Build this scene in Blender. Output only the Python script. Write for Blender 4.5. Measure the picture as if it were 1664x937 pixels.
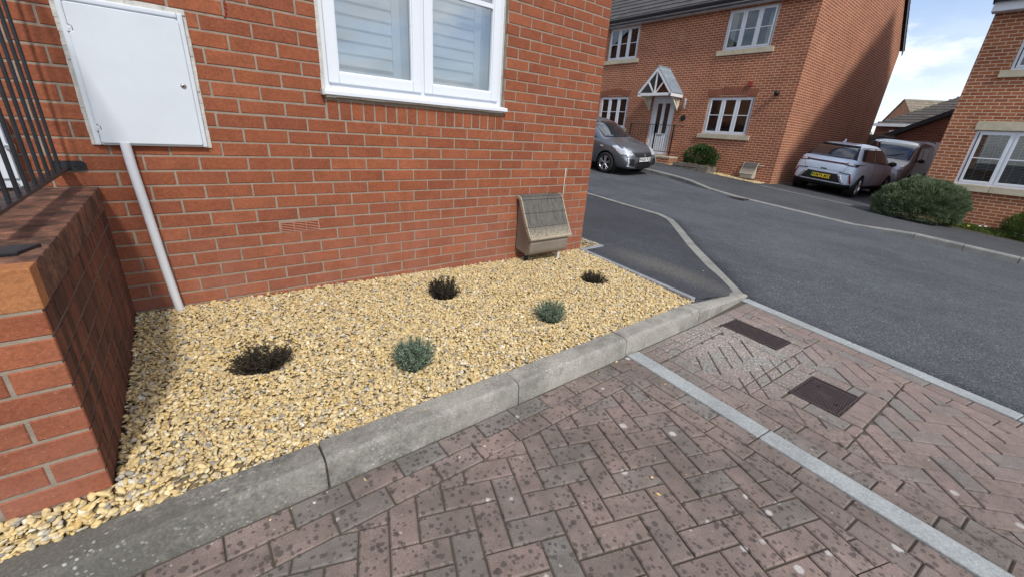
import bpy, bmesh, math, random
import numpy as np
from mathutils import Vector, Matrix
from mathutils.bvhtree import BVHTree
from mathutils.noise import noise as mnoise
random.seed(7); rng = np.random.default_rng(7)
S = bpy.context.scene; C = S.collection; R = math.radians; PI = math.pi
for o in list(bpy.data.objects): bpy.data.objects.remove(o)

# ---------------------------------------------------------------- camera, world, sun, exposure
CAM = (-1.205, -2.827, 1.285); YAW, PIT, ROL, F = 0.68642, 0.37407, 0.06939, 657.7
cam = bpy.data.objects.new('camera', bpy.data.cameras.new('camera')); C.objects.link(cam)
fw = Vector((math.sin(YAW)*math.cos(PIT), math.cos(YAW)*math.cos(PIT), -math.sin(PIT)))
rt = Vector((math.cos(YAW), -math.sin(YAW), 0)); up = rt.cross(fw)
r2 = rt*math.cos(ROL)+up*math.sin(ROL); u2 = -rt*math.sin(ROL)+up*math.cos(ROL)
M = Matrix((r2, u2, -fw)).transposed().to_4x4(); M.translation = CAM
cam.matrix_world = M; cam.data.sensor_width = 36; cam.data.lens = 36*F/1664
cam.data.clip_start = 0.05; cam.data.clip_end = 2000; S.camera = cam
S.view_settings.view_transform = 'Standard'; S.view_settings.look = 'None'
S.view_settings.gamma = 1; S.view_settings.exposure = 0.17; S.view_settings.use_curve_mapping = False

TOSUN = Vector((-0.17, -0.665, 0.72)).normalized()
sun = bpy.data.objects.new('sun', bpy.data.lights.new('sun', 'SUN')); C.objects.link(sun)
sun.data.energy = 2.7; sun.data.angle = R(5); sun.data.color = (1.0, 0.965, 0.915)
sun.rotation_euler = (-TOSUN).to_track_quat('-Z', 'Y').to_euler()

def lk(nt, a, b): nt.links.new(a, b)
def nd(nt, t, ins=None, **kw):
    n = nt.nodes.new(t)
    for k, v in kw.items(): setattr(n, k, v)
    for k, v in (ins or {}).items():
        if isinstance(v, bpy.types.NodeSocket): nt.links.new(v, n.inputs[k])
        else:
            if isinstance(v, tuple) and len(v) == 3 and n.inputs[k].type == 'RGBA': v = (*v, 1)
            n.inputs[k].default_value = v
    return n
def math_(nt, op, a, b=0.0, c=None, clamp=False):
    n = nt.nodes.new('ShaderNodeMath'); n.operation = op; n.use_clamp = clamp
    for i, v in enumerate((a, b) if c is None else (a, b, c)):
        if isinstance(v, bpy.types.NodeSocket): nt.links.new(v, n.inputs[i])
        else: n.inputs[i].default_value = v
    return n.outputs[0]
def mixc(nt, fac, a, b, mode='MIX'):
    n = nt.nodes.new('ShaderNodeMix'); n.data_type = 'RGBA'; n.blend_type = mode
    for k, v in ((0, fac), (6, a), (7, b)):
        if isinstance(v, bpy.types.NodeSocket): nt.links.new(v, n.inputs[k])
        else: n.inputs[k].default_value = (*v, 1) if isinstance(v, tuple) and len(v) == 3 else v
    return n.outputs[2]
def ramp(nt, fac, stops, interp='LINEAR'):
    n = nt.nodes.new('ShaderNodeValToRGB'); n.color_ramp.interpolation = interp
    e = n.color_ramp.elements
    while len(e) < len(stops): e.new(0.5)
    for el, (p, c) in zip(e, stops):
        el.position = p; el.color = (*c, 1) if isinstance(c, tuple) else (c, c, c, 1)
    nt.links.new(fac, n.inputs[0]); return n.outputs[0]
def noise(nt, vec, scale, detail=3, rough=0.6, out='Fac'):
    return nd(nt, 'ShaderNodeTexNoise', {'Vector': vec, 'Scale': scale, 'Detail': detail, 'Roughness': rough}).outputs[out]

w = bpy.data.worlds.new('World'); S.world = w; w.use_nodes = True; nt = w.node_tree; nt.nodes.clear()
sky = nd(nt, 'ShaderNodeTexSky', sky_type='NISHITA', sun_disc=False)
sky.sun_elevation = math.asin(TOSUN.z); sky.sun_rotation = math.atan2(TOSUN.x, TOSUN.y)
sky.air_density = 1.0; sky.dust_density = 0.6; sky.ozone_density = 2.0
tc = nd(nt, 'ShaderNodeTexCoord').outputs['Generated']
sp = nd(nt, 'ShaderNodeSeparateXYZ', {0: tc})
zz = math_(nt, 'ADD', math_(nt, 'MAXIMUM', sp.outputs[2], 0.0), 0.25)
cv = nd(nt, 'ShaderNodeCombineXYZ', {0: math_(nt, 'DIVIDE', sp.outputs[0], zz), 1: math_(nt, 'DIVIDE', sp.outputs[1], zz), 2: 21.3}).outputs[0]
cn = noise(nt, cv, 1.15, 8, 0.58)
cf = ramp(nt, cn, [(0.42, 0.0), (0.55, 1.0)])
cf = math_(nt, 'MAXIMUM', cf, ramp(nt, sp.outputs[2], [(0.02, 0.9), (0.30, 0.0)]))
cshade = noise(nt, cv, 2.6, 5, 0.6)
ccol = ramp(nt, cshade, [(0.3, (6.0, 6.4, 7.0)), (0.60, (9.2, 9.4, 9.7))])
skb = mixc(nt, 1.0, sky.outputs[0], (0.98, 1.08, 1.25), 'MULTIPLY')
skc = mixc(nt, math_(nt, 'MULTIPLY', cf, 0.93), skb, ccol)
bg = nd(nt, 'ShaderNodeBackground', {'Color': skc, 'Strength': 0.125})
lk(nt, bg.outputs[0], nd(nt, 'ShaderNodeOutputWorld').inputs[0])

# ---------------------------------------------------------------- materials
def newmat(name):
    m = bpy.data.materials.new(name); m.use_nodes = True; nt = m.node_tree; nt.nodes.clear()
    out = nd(nt, 'ShaderNodeOutputMaterial'); b = nd(nt, 'ShaderNodeBsdfPrincipled')
    lk(nt, b.outputs[0], out.inputs[0]); return m, nt, b
def gpos(nt): return nd(nt, 'ShaderNodeNewGeometry').outputs['Position']
def opos(nt): return nd(nt, 'ShaderNodeTexCoord').outputs['Object']
def rndattr(nt): return nd(nt, 'ShaderNodeAttribute', attribute_name='rnd').outputs['Fac']
def setc(nt, b, **kw):
    for k, v in kw.items():
        k = {'col': 'Base Color', 'rough': 'Roughness', 'metal': 'Metallic', 'coat': 'Coat Weight', 'spec': 'Specular IOR Level'}.get(k, k)
        if isinstance(v, bpy.types.NodeSocket): lk(nt, v, b.inputs[k])
        else: b.inputs[k].default_value = (*v, 1) if isinstance(v, tuple) else v
def bump(nt, b, h, strength=0.4, dist=0.004):
    lk(nt, nd(nt, 'ShaderNodeBump', {'Height': h, 'Strength': strength, 'Distance': dist}).outputs[0], b.inputs['Normal'])
def plain(name, col, rough=0.5, metal=0.0, coat=0.0, var=0.06, nscale=9.0, bmp=0.0, spec=0.5):
    m, nt, b = newmat(name); p = opos(nt); n = noise(nt, p, nscale, 5, 0.65)
    lo = tuple(max(0, c*(1-2*var)) for c in col); hi = tuple(c*(1+2*var) for c in col)
    setc(nt, b, col=ramp(nt, n, [(0.3, lo), (0.7, hi)]), metal=metal, coat=coat, spec=spec)
    setc(nt, b, rough=ramp(nt, noise(nt, p, nscale*2.3, 3), [(0.3, max(0.02, rough-0.06)), (0.7, min(1, rough+0.06))]))
    if bmp: bump(nt, b, noise(nt, p, nscale*12, 3), bmp, 0.002)
    return m
def glass(name, tint=(1, 1, 1), refl=1.0):
    m = bpy.data.materials.new(name); m.use_nodes = True; nt = m.node_tree; nt.nodes.clear()
    out = nd(nt, 'ShaderNodeOutputMaterial'); t = nd(nt, 'ShaderNodeBsdfTransparent', {'Color': tint})
    g = nd(nt, 'ShaderNodeBsdfGlossy', {'Roughness': 0.01, 'Color': (0.95, 0.98, 1.0)})
    bf = nd(nt, 'ShaderNodeNewGeometry').outputs['Backfacing']
    ior = math_(nt, 'ADD', math_(nt, 'MULTIPLY', bf, 1/1.5-1.5), 1.5)
    f = nd(nt, 'ShaderNodeFresnel', {'IOR': ior}).outputs[0]
    f = math_(nt, 'MULTIPLY', f, 2.0*refl, clamp=True)
    lk(nt, nd(nt, 'ShaderNodeMixShader', {0: f, 1: t.outputs[0], 2: g.outputs[0]}).outputs[0], out.inputs[0]); return m

def brick_mesh_mat(name, cols, dirt=0.0, streak=False, pale=0.0):
    """for walls whose bricks are real blocks; rnd gives every brick its own tone"""
    m, nt, b = newmat(name); p = gpos(nt); r = rndattr(nt)
    c = ramp(nt, r, [(i/(len(cols)-1), k) for i, k in enumerate(cols)])
    n1 = noise(nt, p, 9, 6, 0.7); n2 = noise(nt, p, 260, 3, 0.7); n3 = noise(nt, p, 1.3, 4, 0.6)
    c = mixc(nt, 1.0, c, ramp(nt, n1, [(0.3, 0.80), (0.7, 1.16)]), 'MULTIPLY')
    c = mixc(nt, 1.0, c, ramp(nt, noise(nt, p, 85, 3, 0.8), [(0.3, 0.74), (0.7, 1.24)]), 'MULTIPLY')
    c = mixc(nt, ramp(nt, noise(nt, p, 120, 2, 0.8), [(0.64, 0.0), (0.72, 0.5)]), c, (0.48, 0.25, 0.14))
    c = mixc(nt, ramp(nt, n2, [(0.22, 0.5), (0.36, 0.0)]), c, (0.14, 0.045, 0.028))
    c = mixc(nt, ramp(nt, n3, [(0.42, 0.0), (0.62, 0.30)]), c, (0.23, 0.070, 0.036))
    sp = nd(nt, 'ShaderNodeSeparateXYZ', {0: p})
    if pale:   # lime bloom low on the wall
        low = ramp(nt, sp.outputs[2], [(0.30, pale), (0.85, 0.0)])
        c = mixc(nt, math_(nt, 'MULTIPLY', low, ramp(nt, noise(nt, p, 5, 5), [(0.35, 0.2), (0.65, 1.0)])), c, (0.42, 0.21, 0.16))
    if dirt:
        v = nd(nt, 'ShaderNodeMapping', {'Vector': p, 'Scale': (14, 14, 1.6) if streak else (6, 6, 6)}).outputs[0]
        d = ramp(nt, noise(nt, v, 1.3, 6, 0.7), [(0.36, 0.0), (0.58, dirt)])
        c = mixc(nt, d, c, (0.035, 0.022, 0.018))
    setc(nt, b, col=c, rough=0.88, spec=0.3)
    bump(nt, b, math_(nt, 'ADD', n2, math_(nt, 'MULTIPLY', noise(nt, p, 60, 4), 1.4)), 0.55, 0.003); return m
BR = [(0.232, 0.069, 0.034), (0.262, 0.079, 0.036), (0.292, 0.090, 0.040), (0.247, 0.075, 0.036), (0.322, 0.103, 0.047), (0.277, 0.087, 0.043)]
m_brick = brick_mesh_mat('red_brick', BR, pale=0.32)
m_brickcap = brick_mesh_mat('orange_brick_cap', [(0.36, 0.15, 0.06), (0.42, 0.18, 0.07), (0.30, 0.11, 0.05)])
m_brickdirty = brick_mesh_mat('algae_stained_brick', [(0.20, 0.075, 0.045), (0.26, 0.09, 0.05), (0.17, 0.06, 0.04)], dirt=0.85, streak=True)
m_bricktop = brick_mesh_mat('weathered_brick_top', [(0.25, 0.125, 0.08), (0.31, 0.165, 0.105), (0.21, 0.10, 0.07)], dirt=0.85)
def mortar_mat(name, col):
    m, nt, b = newmat(name); p = gpos(nt)
    c = mixc(nt, ramp(nt, noise(nt, p, 22, 6, 0.7), [(0.3, 0.0), (0.7, 1.0)]), tuple(k*0.72 for k in col), tuple(k*1.15 for k in col))
    c = mixc(nt, ramp(nt, noise(nt, p, 300, 2), [(0.6, 0.0), (0.75, 0.4)]), c, (0.2, 0.16, 0.12))
    setc(nt, b, col=c, rough=0.95); bump(nt, b, noise(nt, p, 180, 4), 0.6, 0.003); return m
m_mortar = mortar_mat('buff_mortar', (0.305, 0.250, 0.190))

def brick_tex_mat(name, c1=(0.37, 0.120, 0.054), c2=(0.275, 0.081, 0.038), mortar=(0.62, 0.46, 0.33), shift=(0, 0)):
    m, nt, b = newmat(name); t = nd(nt, 'ShaderNodeTexCoord')
    s = nd(nt, 'ShaderNodeSeparateXYZ', {0: t.outputs['Object']}); sn = nd(nt, 'ShaderNodeSeparateXYZ', {0: t.outputs['Normal']})
    isx = math_(nt, 'GREATER_THAN', math_(nt, 'ABSOLUTE', sn.outputs[0]), 0.5)
    u = math_(nt, 'ADD', math_(nt, 'MULTIPLY', s.outputs[1], isx), math_(nt, 'MULTIPLY', s.outputs[0], math_(nt, 'SUBTRACT', 1.0, isx)))
    v = nd(nt, 'ShaderNodeCombineXYZ', {0: math_(nt, 'ADD', u, 50+shift[0]), 1: math_(nt, 'ADD', s.outputs[2], 3+shift[1])}).outputs[0]
    vw = nd(nt, 'ShaderNodeVectorMath', {0: v, 1: nd(nt, 'ShaderNodeVectorMath', {0: noise(nt, t.outputs['Object'], 7, 3, out='Color'), 1: (0.006, 0.006, 0)}, operation='MULTIPLY').outputs[0]}, operation='ADD').outputs[0]
    br = nd(nt, 'ShaderNodeTexBrick', {'Vector': vw, 'Color1': c1, 'Color2': c2, 'Mortar': mortar, 'Scale': 1.0,
            'Mortar Size': 0.0080, 'Mortar Smooth': 0.25, 'Bias': 0.0, 'Brick Width': 0.225, 'Row Height': 0.075}, offset=0.5)
    c = br.outputs[0]
    c = mixc(nt, 1.0, c, ramp(nt, noise(nt, t.outputs['Object'], 1.1, 6, 0.65), [(0.3, 0.83), (0.7, 1.12)]), 'MULTIPLY')
    c = mixc(nt, 1.0, c, ramp(nt, noise(nt, t.outputs['Object'], 34, 4, 0.7), [(0.3, 0.86), (0.7, 1.12)]), 'MULTIPLY')
    # lime bloom streaks
    st = nd(nt, 'ShaderNodeMapping', {'Vector': t.outputs['Object'], 'Scale': (0.9, 0.9, 0.5)}).outputs[0]
    c = mixc(nt, ramp(nt, noise(nt, st, 1.0, 6, 0.75), [(0.60, 0.0), (0.74, 0.30)]), c, (0.55, 0.42, 0.33))
    setc(nt, b, col=c, rough=0.9, spec=0.25); bump(nt, b, math_(nt, 'SUBTRACT', 1.0, br.outputs[1]), 0.5, 0.006); return m
m_far = brick_tex_mat('far_red_brick')
m_far2 = brick_tex_mat('far_orange_brick', (0.40, 0.140, 0.062), (0.30, 0.094, 0.043), (0.64, 0.50, 0.36), (0.07, 0.02))
m_far3 = brick_tex_mat('dark_garage_brick', (0.25, 0.085, 0.05), (0.18, 0.055, 0.035), (0.4, 0.28, 0.2))

def asphalt(name, base, speck=1.0, worn=None):
    m, nt, b = newmat(name); p = gpos(nt)
    vo = nd(nt, 'ShaderNodeTexVoronoi', {'Vector': p, 'Scale': 135.0}); cell = nd(nt, 'ShaderNodeSeparateColor', {0: vo.outputs['Color']}).outputs[0]
    c = ramp(nt, cell, [(0.0, tuple(k*0.66 for k in base)), (0.55, base), (0.86, tuple(k*1.3 for k in base)), (1.0, tuple(min(0.5, k*(2.0*speck)) for k in base))])
    c = mixc(nt, 1.0, c, ramp(nt, noise(nt, p, 0.55, 6, 0.62), [(0.32, 0.76), (0.68, 1.22)]), 'MULTIPLY')
    c = mixc(nt, 1.0, c, ramp(nt, noise(nt, p, 6.0, 6, 0.7), [(0.3, 0.85), (0.7, 1.15)]), 'MULTIPLY')
    sm = nd(nt, 'ShaderNodeMapping', {'Vector': p, 'Rotation': (0, 0, R(6)), 'Scale': (1.6, 0.14, 1)}).outputs[0]
    c = mixc(nt, ramp(nt, noise(nt, sm, 1.4, 5, 0.6), [(0.5, 0.0), (0.72, 0.35)]), c, tuple(k*1.55 for k in base))
    c = mixc(nt, ramp(nt, noise(nt, p, 2.3, 7, 0.8), [(0.62, 0.0), (0.72, 0.45)]), c, tuple(k*0.55 for k in base))
    c = mixc(nt, ramp(nt, noise(nt, p, 9.0, 3, 0.6), [(0.74, 0.0), (0.78, 0.5)]), c, (0.22, 0.22, 0.22))
    if worn:   # gravel dust scattered by tyres and feet
        d = nd(nt, 'ShaderNodeVectorMath', {0: p, 1: worn[0]}, operation='SUBTRACT').outputs[0]
        d = nd(nt, 'ShaderNodeMapping', {'Vector': d, 'Rotation': (0, 0, R(worn[1])), 'Scale': worn[2]}).outputs[0]
        l = nd(nt, 'ShaderNodeVectorMath', {0: d}, operation='LENGTH').outputs['Value']
        f = math_(nt, 'MULTIPLY', ramp(nt, l, [(0.0, 1.0), (1.0, 0.0)]), ramp(nt, noise(nt, p, 120, 3, 0.8), [(0.48, 0.0), (0.60, 0.75)]))
        c = mixc(nt, f, c, (0.33, 0.29, 0.21))
    setc(nt, b, col=c, rough=0.86, spec=0.35)
    bump(nt, b, math_(nt, 'ADD', vo.outputs['Distance'], noise(nt, p, 40, 3)), 0.7, 0.005); return m
m_road = asphalt('road_asphalt', (0.078, 0.082, 0.090), 1.3)
m_path = asphalt('footpath_asphalt', (0.046, 0.048, 0.054), 1.2, worn=((2.42, -0.78, 0.09), -38, (2.9, 1.05, 0.4)))
m_drive = asphalt('far_path_asphalt', (0.066, 0.068, 0.072), 1.3)

def concrete(name, base, lichen=0.5, dark=0.4, mossy=False):
    m, nt, b = newmat(name); p = gpos(nt)
    c = mixc(nt, ramp(nt, noise(nt, p, 4.5, 6, 0.7), [(0.3, 0.0), (0.7, 1.0)]), tuple(k*0.78 for k in base), tuple(k*1.15 for k in base))
    c = mixc(nt, ramp(nt, noise(nt, p, 160, 3, 0.7), [(0.35, 0.35), (0.55, 0.0)]), c, tuple(k*0.45 for k in base))
    df = ramp(nt, noise(nt, p, 2.1, 7, 0.72), [(0.47, 0.0), (0.60, dark)])
    if mossy:   # the stones under the old drip line are black with algae
        xx = nd(nt, 'ShaderNodeSeparateXYZ', {0: p}).outputs[0]
        m1 = ramp(nt, math_(nt, 'MULTIPLY', math_(nt, 'ADD', math_(nt, 'ADD', math_(nt, 'MULTIPLY', xx, -0.42), 0.12), math_(nt, 'ADD', math_(nt, 'MULTIPLY', noise(nt, p, 5, 7, 0.75), 1.3), math_(nt, 'MULTIPLY', noise(nt, p, 38, 5, 0.75), 0.9))), 0.5), [(0.66, 0.0), (0.93, 0.74)])
        df = math_(nt, 'MAXIMUM', df, m1)
    c = mixc(nt, df, c, (0.060, 0.057, 0.048))
    vo = nd(nt, 'ShaderNodeTexVoronoi', {'Vector': p, 'Scale': 55.0, 'Randomness': 1.0})
    gate = ramp(nt, noise(nt, p, 3.0, 4, 0.7), [(0.46, 0.0), (0.60, 1.0)])
    vd = math_(nt, 'ADD', vo.outputs['Distance'], math_(nt, 'MULTIPLY', noise(nt, p, 140, 2), 0.25))
    c = mixc(nt, math_(nt, 'MULTIPLY', math_(nt, 'MULTIPLY', ramp(nt, vd, [(0.32, 1.0), (0.40, 0.0)]), gate), lichen), c, (0.52, 0.53, 0.47))
    c = mixc(nt, 1.0, c, ramp(nt, noise(nt, p, 95, 3, 0.85), [(0.3, 0.74), (0.7, 1.22)]), 'MULTIPLY')
    setc(nt, b, col=c, rough=0.92, spec=0.25)
    bump(nt, b, math_(nt, 'ADD', noise(nt, p, 200, 3, 0.8), noise(nt, p, 35, 4)), 0.6, 0.003); return m
m_kerb = concrete('kerb_concrete', (0.365, 0.345, 0.300), 0.8, 0.45, True)
m_kerb2 = concrete('pale_kerb_concrete', (0.30, 0.295, 0.27), 0.25, 0.25)
m_strip = concrete('grey_channel_block', (0.375, 0.395, 0.39), 0.15, 0.12)
m_edging = concrete('edging_concrete', (0.31, 0.32, 0.34), 0.1, 0.2)
m_stone = plain('cream_stone', (0.52, 0.46, 0.33), 0.85, nscale=5, var=0.08, bmp=0.3)

def paver_mat():
    m, nt, b = newmat('block_paving'); p = gpos(nt); r = rndattr(nt)
    c = ramp(nt, r, [(0.0, (0.205, 0.152, 0.13)), (0.22, (0.258, 0.186, 0.16)), (0.45, (0.222, 0.172, 0.148)), (0.62, (0.272, 0.194, 0.166)), (0.76, (0.212, 0.172, 0.15)), (0.9, (0.206, 0.182, 0.162)), (1.0, (0.192, 0.178, 0.162))])
    c = mixc(nt, 1.0, c, ramp(nt, noise(nt, p, 14, 6, 0.7), [(0.3, 0.78), (0.7, 1.2)]), 'MULTIPLY')
    c = mixc(nt, ramp(nt, noise(nt, p, 330, 2, 0.8), [(0.52, 0.0), (0.68, 0.6)]), c, (0.44, 0.39, 0.35))
    c = mixc(nt, ramp(nt, noise(nt, p, 260, 2, 0.8), [(0.32, 0.6), (0.44, 0.0)]), c, (0.05, 0.04, 0.036))
    sx = nd(nt, 'ShaderNodeSeparateXYZ', {0: p})
    leftness = ramp(nt, math_(nt, 'ADD', math_(nt, 'MULTIPLY', sx.outputs[0], -0.5), 0.75), [(0.0, 0.12), (0.35, 1.0)])
    # dirt along the kerb side
    g2 = ramp(nt, noise(nt, p, 1.7, 6, 0.7), [(0.40, 0.0), (0.62, 0.62)])
    c = mixc(nt, math_(nt, 'MULTIPLY', g2, leftness), c, (0.100, 0.086, 0.072))
    # black lichen spots
    def spots(scale, thr, amt, col, nsc, seed, gatefac):
        q = nd(nt, 'ShaderNodeMapping', {'Vector': p, 'Location': (seed, seed*2, 0)}).outputs[0]
        q = nd(nt, 'ShaderNodeVectorMath', {0: q, 1: nd(nt, 'ShaderNodeVectorMath', {0: noise(nt, p, nsc, 3, 0.7, 'Color'), 1: (0.016, 0.016, 0)}, operation='MULTIPLY').outputs[0]}, operation='ADD').outputs[0]
        vo = nd(nt, 'ShaderNodeTexVoronoi', {'Vector': q, 'Scale': scale})
        rc = nd(nt, 'ShaderNodeSeparateColor', {0: vo.outputs['Color']}).outputs[0]
        size = math_(nt, 'MULTIPLY', math_(nt, 'SUBTRACT', rc, thr), 0.9)
        f = math_(nt, 'MULTIPLY', math_(nt, 'SUBTRACT', size, vo.outputs['Distance']), 14.0, clamp=True)
        return math_(nt, 'MULTIPLY', math_(nt, 'MULTIPLY', f, amt), gatefac)
    c = mixc(nt, spots(58, 0.34, 0.62, None, 160, 3.1, leftness), c, (0.042, 0.038, 0.036))
    c = mixc(nt, spots(34, 0.48, 0.66, None, 130, 7.7, leftness), c, (0.050, 0.046, 0.042))
    c = mixc(nt, spots(13, 0.70, 0.85, None, 110, 1.9, ramp(nt, leftness, [(0, 0.35), (1, 1.0)])), c, (0.52, 0.50, 0.47))
    c = mixc(nt, spots(30, 0.80, 0.8, None, 150, 5.9, 1.0), c, (0.48, 0.46, 0.43))
    c = mixc(nt, spots(85, 0.78, 0.55, None, 200, 2.3, 1.0), c, (0.46, 0.44, 0.40))
    c = mixc(nt, ramp(nt, noise(nt, p, 3.6, 7, 0.78), [(0.52, 0.0), (0.66, 0.45)]), c, (0.120, 0.105, 0.088))
    # pale crusty patch by the small cover
    dd = nd(nt, 'ShaderNodeVectorMath', {0: p, 1: (1.55, -1.86, 0)}, operation='SUBTRACT').outputs[0]
    dl = nd(nt, 'ShaderNodeVectorMath', {0: dd}, operation='LENGTH').outputs['Value']
    pf = math_(nt, 'MULTIPLY', ramp(nt, dl, [(0.22, 1.0), (0.75, 0.0)]), ramp(nt, noise(nt, p, 75, 4, 0.75), [(0.50, 0.0), (0.58, 0.9)]))
    c = mixc(nt, pf, c, (0.46, 0.47, 0.43))
    setc(nt, b, col=c, rough=0.88, spec=0.3)
    bump(nt, b, math_(nt, 'ADD', noise(nt, p, 280, 3, 0.8), noise(nt, p, 50, 4)), 0.6, 0.0028); return m
m_paver = paver_mat()
def sand_mat():
    m, nt, b = newmat('joint_sand'); p = gpos(nt)
    c = mixc(nt, ramp(nt, noise(nt, p, 5, 6, 0.7), [(0.5, 0.0), (0.68, 0.8)]), (0.088, 0.073, 0.055), (0.060, 0.072, 0.028))
    setc(nt, b, col=c, rough=0.97); bump(nt, b, noise(nt, p, 220, 3), 0.6, 0.003); return m
m_sand = sand_mat()
def gravel_mat(name='gravel_stone', stops=None):
    m, nt, b = newmat(name); p = opos(nt); r = rndattr(nt)
    c = ramp(nt, r, stops or [(0.0, (0.66, 0.49, 0.22)), (0.14, (0.74, 0.58, 0.30)), (0.28, (0.58, 0.39, 0.14)), (0.42, (0.78, 0.66, 0.41)), (0.54, (0.66, 0.49, 0.22)),
                     (0.66, (0.50, 0.37, 0.19)), (0.76, (0.70, 0.54, 0.27)), (0.84, (0.42, 0.34, 0.22)), (0.90, (0.74, 0.68, 0.54)), (0.96, (0.36, 0.32, 0.26)), (1.0, (0.24, 0.23, 0.21))])
    c = mixc(nt, 1.0, c, ramp(nt, noise(nt, p, 70, 4, 0.7), [(0.3, 0.70), (0.7, 1.15)]), 'MULTIPLY')
    setc(nt, b, col=c, rough=0.72, spec=0.35); bump(nt, b, noise(nt, p, 220, 3), 0.35, 0.002); return m
m_gravel = gravel_mat()
m_soil = plain('dark_soil', (0.17, 0.125, 0.07), 0.95, nscale=30, var=0.25, bmp=0.6)
m_upvc = plain('white_upvc', (0.70, 0.73, 0.77), 0.3, nscale=1.2, var=0.006, spec=0.5)
m_upvc2 = plain('white_painted_wood', (0.78, 0.78, 0.77), 0.5, nscale=4, var=0.03)
m_meter = plain('white_meter_plastic', (0.60, 0.64, 0.675), 0.5, nscale=5, var=0.02, bmp=0.1)
m_pipe = plain('white_pipe_plastic', (0.64, 0.655, 0.675), 0.35, nscale=4, var=0.03)
m_seal = mortar_mat('render_sealant', (0.56, 0.54, 0.49))
m_cream = plain('cream_painted_wood', (0.70, 0.66, 0.53), 0.6, nscale=4, var=0.05)
m_black = plain('black_metal', (0.014, 0.015, 0.018), 0.42, nscale=12, var=0.15, bmp=0.1)
m_blackp = plain('black_plastic', (0.012, 0.012, 0.013), 0.55, nscale=10, var=0.1)
m_terra = plain('terracotta_vent', (0.50, 0.20, 0.125), 0.85, nscale=20, var=0.1, bmp=0.3)
m_dark = plain('dark_void', (0.008, 0.007, 0.007), 0.9, var=0.0)
m_redpl = plain('red_plastic', (0.30, 0.035, 0.025), 0.5, var=0.08)
m_steel = plain('brushed_steel', (0.55, 0.56, 0.58), 0.3, 0.9, nscale=20, var=0.05)
m_glass = glass('window_glass', (0.76, 0.79, 0.80), 2.7)
m_fglass = glass('dark_room_glass', (0.76, 0.78, 0.78), 0.8)
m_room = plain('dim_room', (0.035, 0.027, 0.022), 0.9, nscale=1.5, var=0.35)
m_blind = plain('blind_slat', (0.62, 0.60, 0.54), 0.6, nscale=3, var=0.05)
m_shut = plain('white_shutter', (0.76, 0.77, 0.78), 0.4, nscale=3, var=0.01)
m_roomwhite = plain('pale_room', (0.45, 0.47, 0.47), 0.8, nscale=2, var=0.05)
m_iron = None
def iron():
    m, nt, b = newmat('cast_iron_cover'); p = gpos(nt)
    br = nd(nt, 'ShaderNodeTexBrick', {'Vector': nd(nt, 'ShaderNodeMapping', {'Vector': p, 'Rotation': (0, 0, R(-4))}).outputs[0], 'Color1': (1, 1, 1), 'Color2': (1, 1, 1), 'Mortar': (0, 0, 0), 'Scale': 1.0, 'Mortar Size': 0.0024, 'Mortar Smooth': 0.3, 'Brick Width': 0.022, 'Row Height': 0.011}, offset=0.5)
    c = mixc(nt, noise(nt, p, 30, 5, 0.7), (0.050, 0.034, 0.036), (0.125, 0.085, 0.080))
    c = mixc(nt, br.outputs[1], c, (0.03, 0.02, 0.02)); setc(nt, b, col=c, rough=0.6, metal=0.35)
    bump(nt, b, br.outputs[1], -0.8, 0.003); return m
m_iron = iron()
def roof_mat(name, a, bb):
    m, nt, b = newmat(name); p = opos(nt); r = rndattr(nt)
    c = mixc(nt, r, a, bb); c = mixc(nt, 1.0, c, ramp(nt, noise(nt, p, 11, 5, 0.7), [(0.3, 0.7), (0.7, 1.25)]), 'MULTIPLY')
    setc(nt, b, col=c, rough=0.85); bump(nt, b, noise(nt, p, 60, 3), 0.4, 0.004); return m
m_roof = roof_mat('grey_concrete_tile', (0.060, 0.056, 0.054), (0.090, 0.085, 0.080))
m_roof2 = roof_mat('tan_concrete_tile', (0.20, 0.165, 0.12), (0.27, 0.22, 0.16))
m_roof3 = roof_mat('brown_concrete_tile', (0.062, 0.054, 0.046), (0.095, 0.082, 0.068))
m_lead = roof_mat('blue_grey_canopy_tile', (0.20, 0.235, 0.27), (0.26, 0.30, 0.335))
def paint(name, col, metal=0.5, rough=0.32, var=0.02):
    m, nt, b = newmat(name); p = opos(nt)
    c = mixc(nt, noise(nt, p, 700, 2), tuple(k*0.85 for k in col), tuple(min(1, k*1.15) for k in col))
    dl = nd(nt, 'ShaderNodeSeparateXYZ', {0: p}).outputs[2]
    c = mixc(nt, math_(nt, 'MULTIPLY', ramp(nt, dl, [(0.2, 0.5), (0.6, 0.0)]), noise(nt, p, 8, 4)), c, (0.10, 0.09, 0.08))   # road dust on the sills
    setc(nt, b, col=c, metal=metal, rough=rough, coat=0.8); b.inputs['Coat Roughness'].default_value = 0.05; return m
m_grey = paint('grey_metallic_paint', (0.17, 0.185, 0.21), 0.6)
m_silver = paint('ice_silver_paint', (0.66, 0.76, 0.90), 0.05, 0.38)
m_van = paint('silver_van_paint', (0.30, 0.31, 0.325), 0.3)
m_cglass = plain('car_glass', (0.018, 0.024, 0.030), 0.04, 0.0, 1.0, var=0.1, spec=0.8)
m_tyre = plain('tyre_rubber', (0.018, 0.018, 0.019), 0.85, nscale=30, var=0.15)
m_rim = plain('alloy_rim', (0.62, 0.63, 0.65), 0.28, 0.85, nscale=8, var=0.04)
m_head = plain('headlight_lens', (0.66, 0.70, 0.74), 0.08, 0.35, 1.0, nscale=22, var=0.14)
m_tail = plain('red_tail_lens', (0.20, 0.012, 0.014), 0.12, 0.0, 1.0, var=0.1)
m_chrome = plain('chrome_trim', (0.75, 0.76, 0.78), 0.15, 0.95, var=0.02)
m_pw = plain('white_plate', (0.82, 0.82, 0.80), 0.4, var=0.01)
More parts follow.
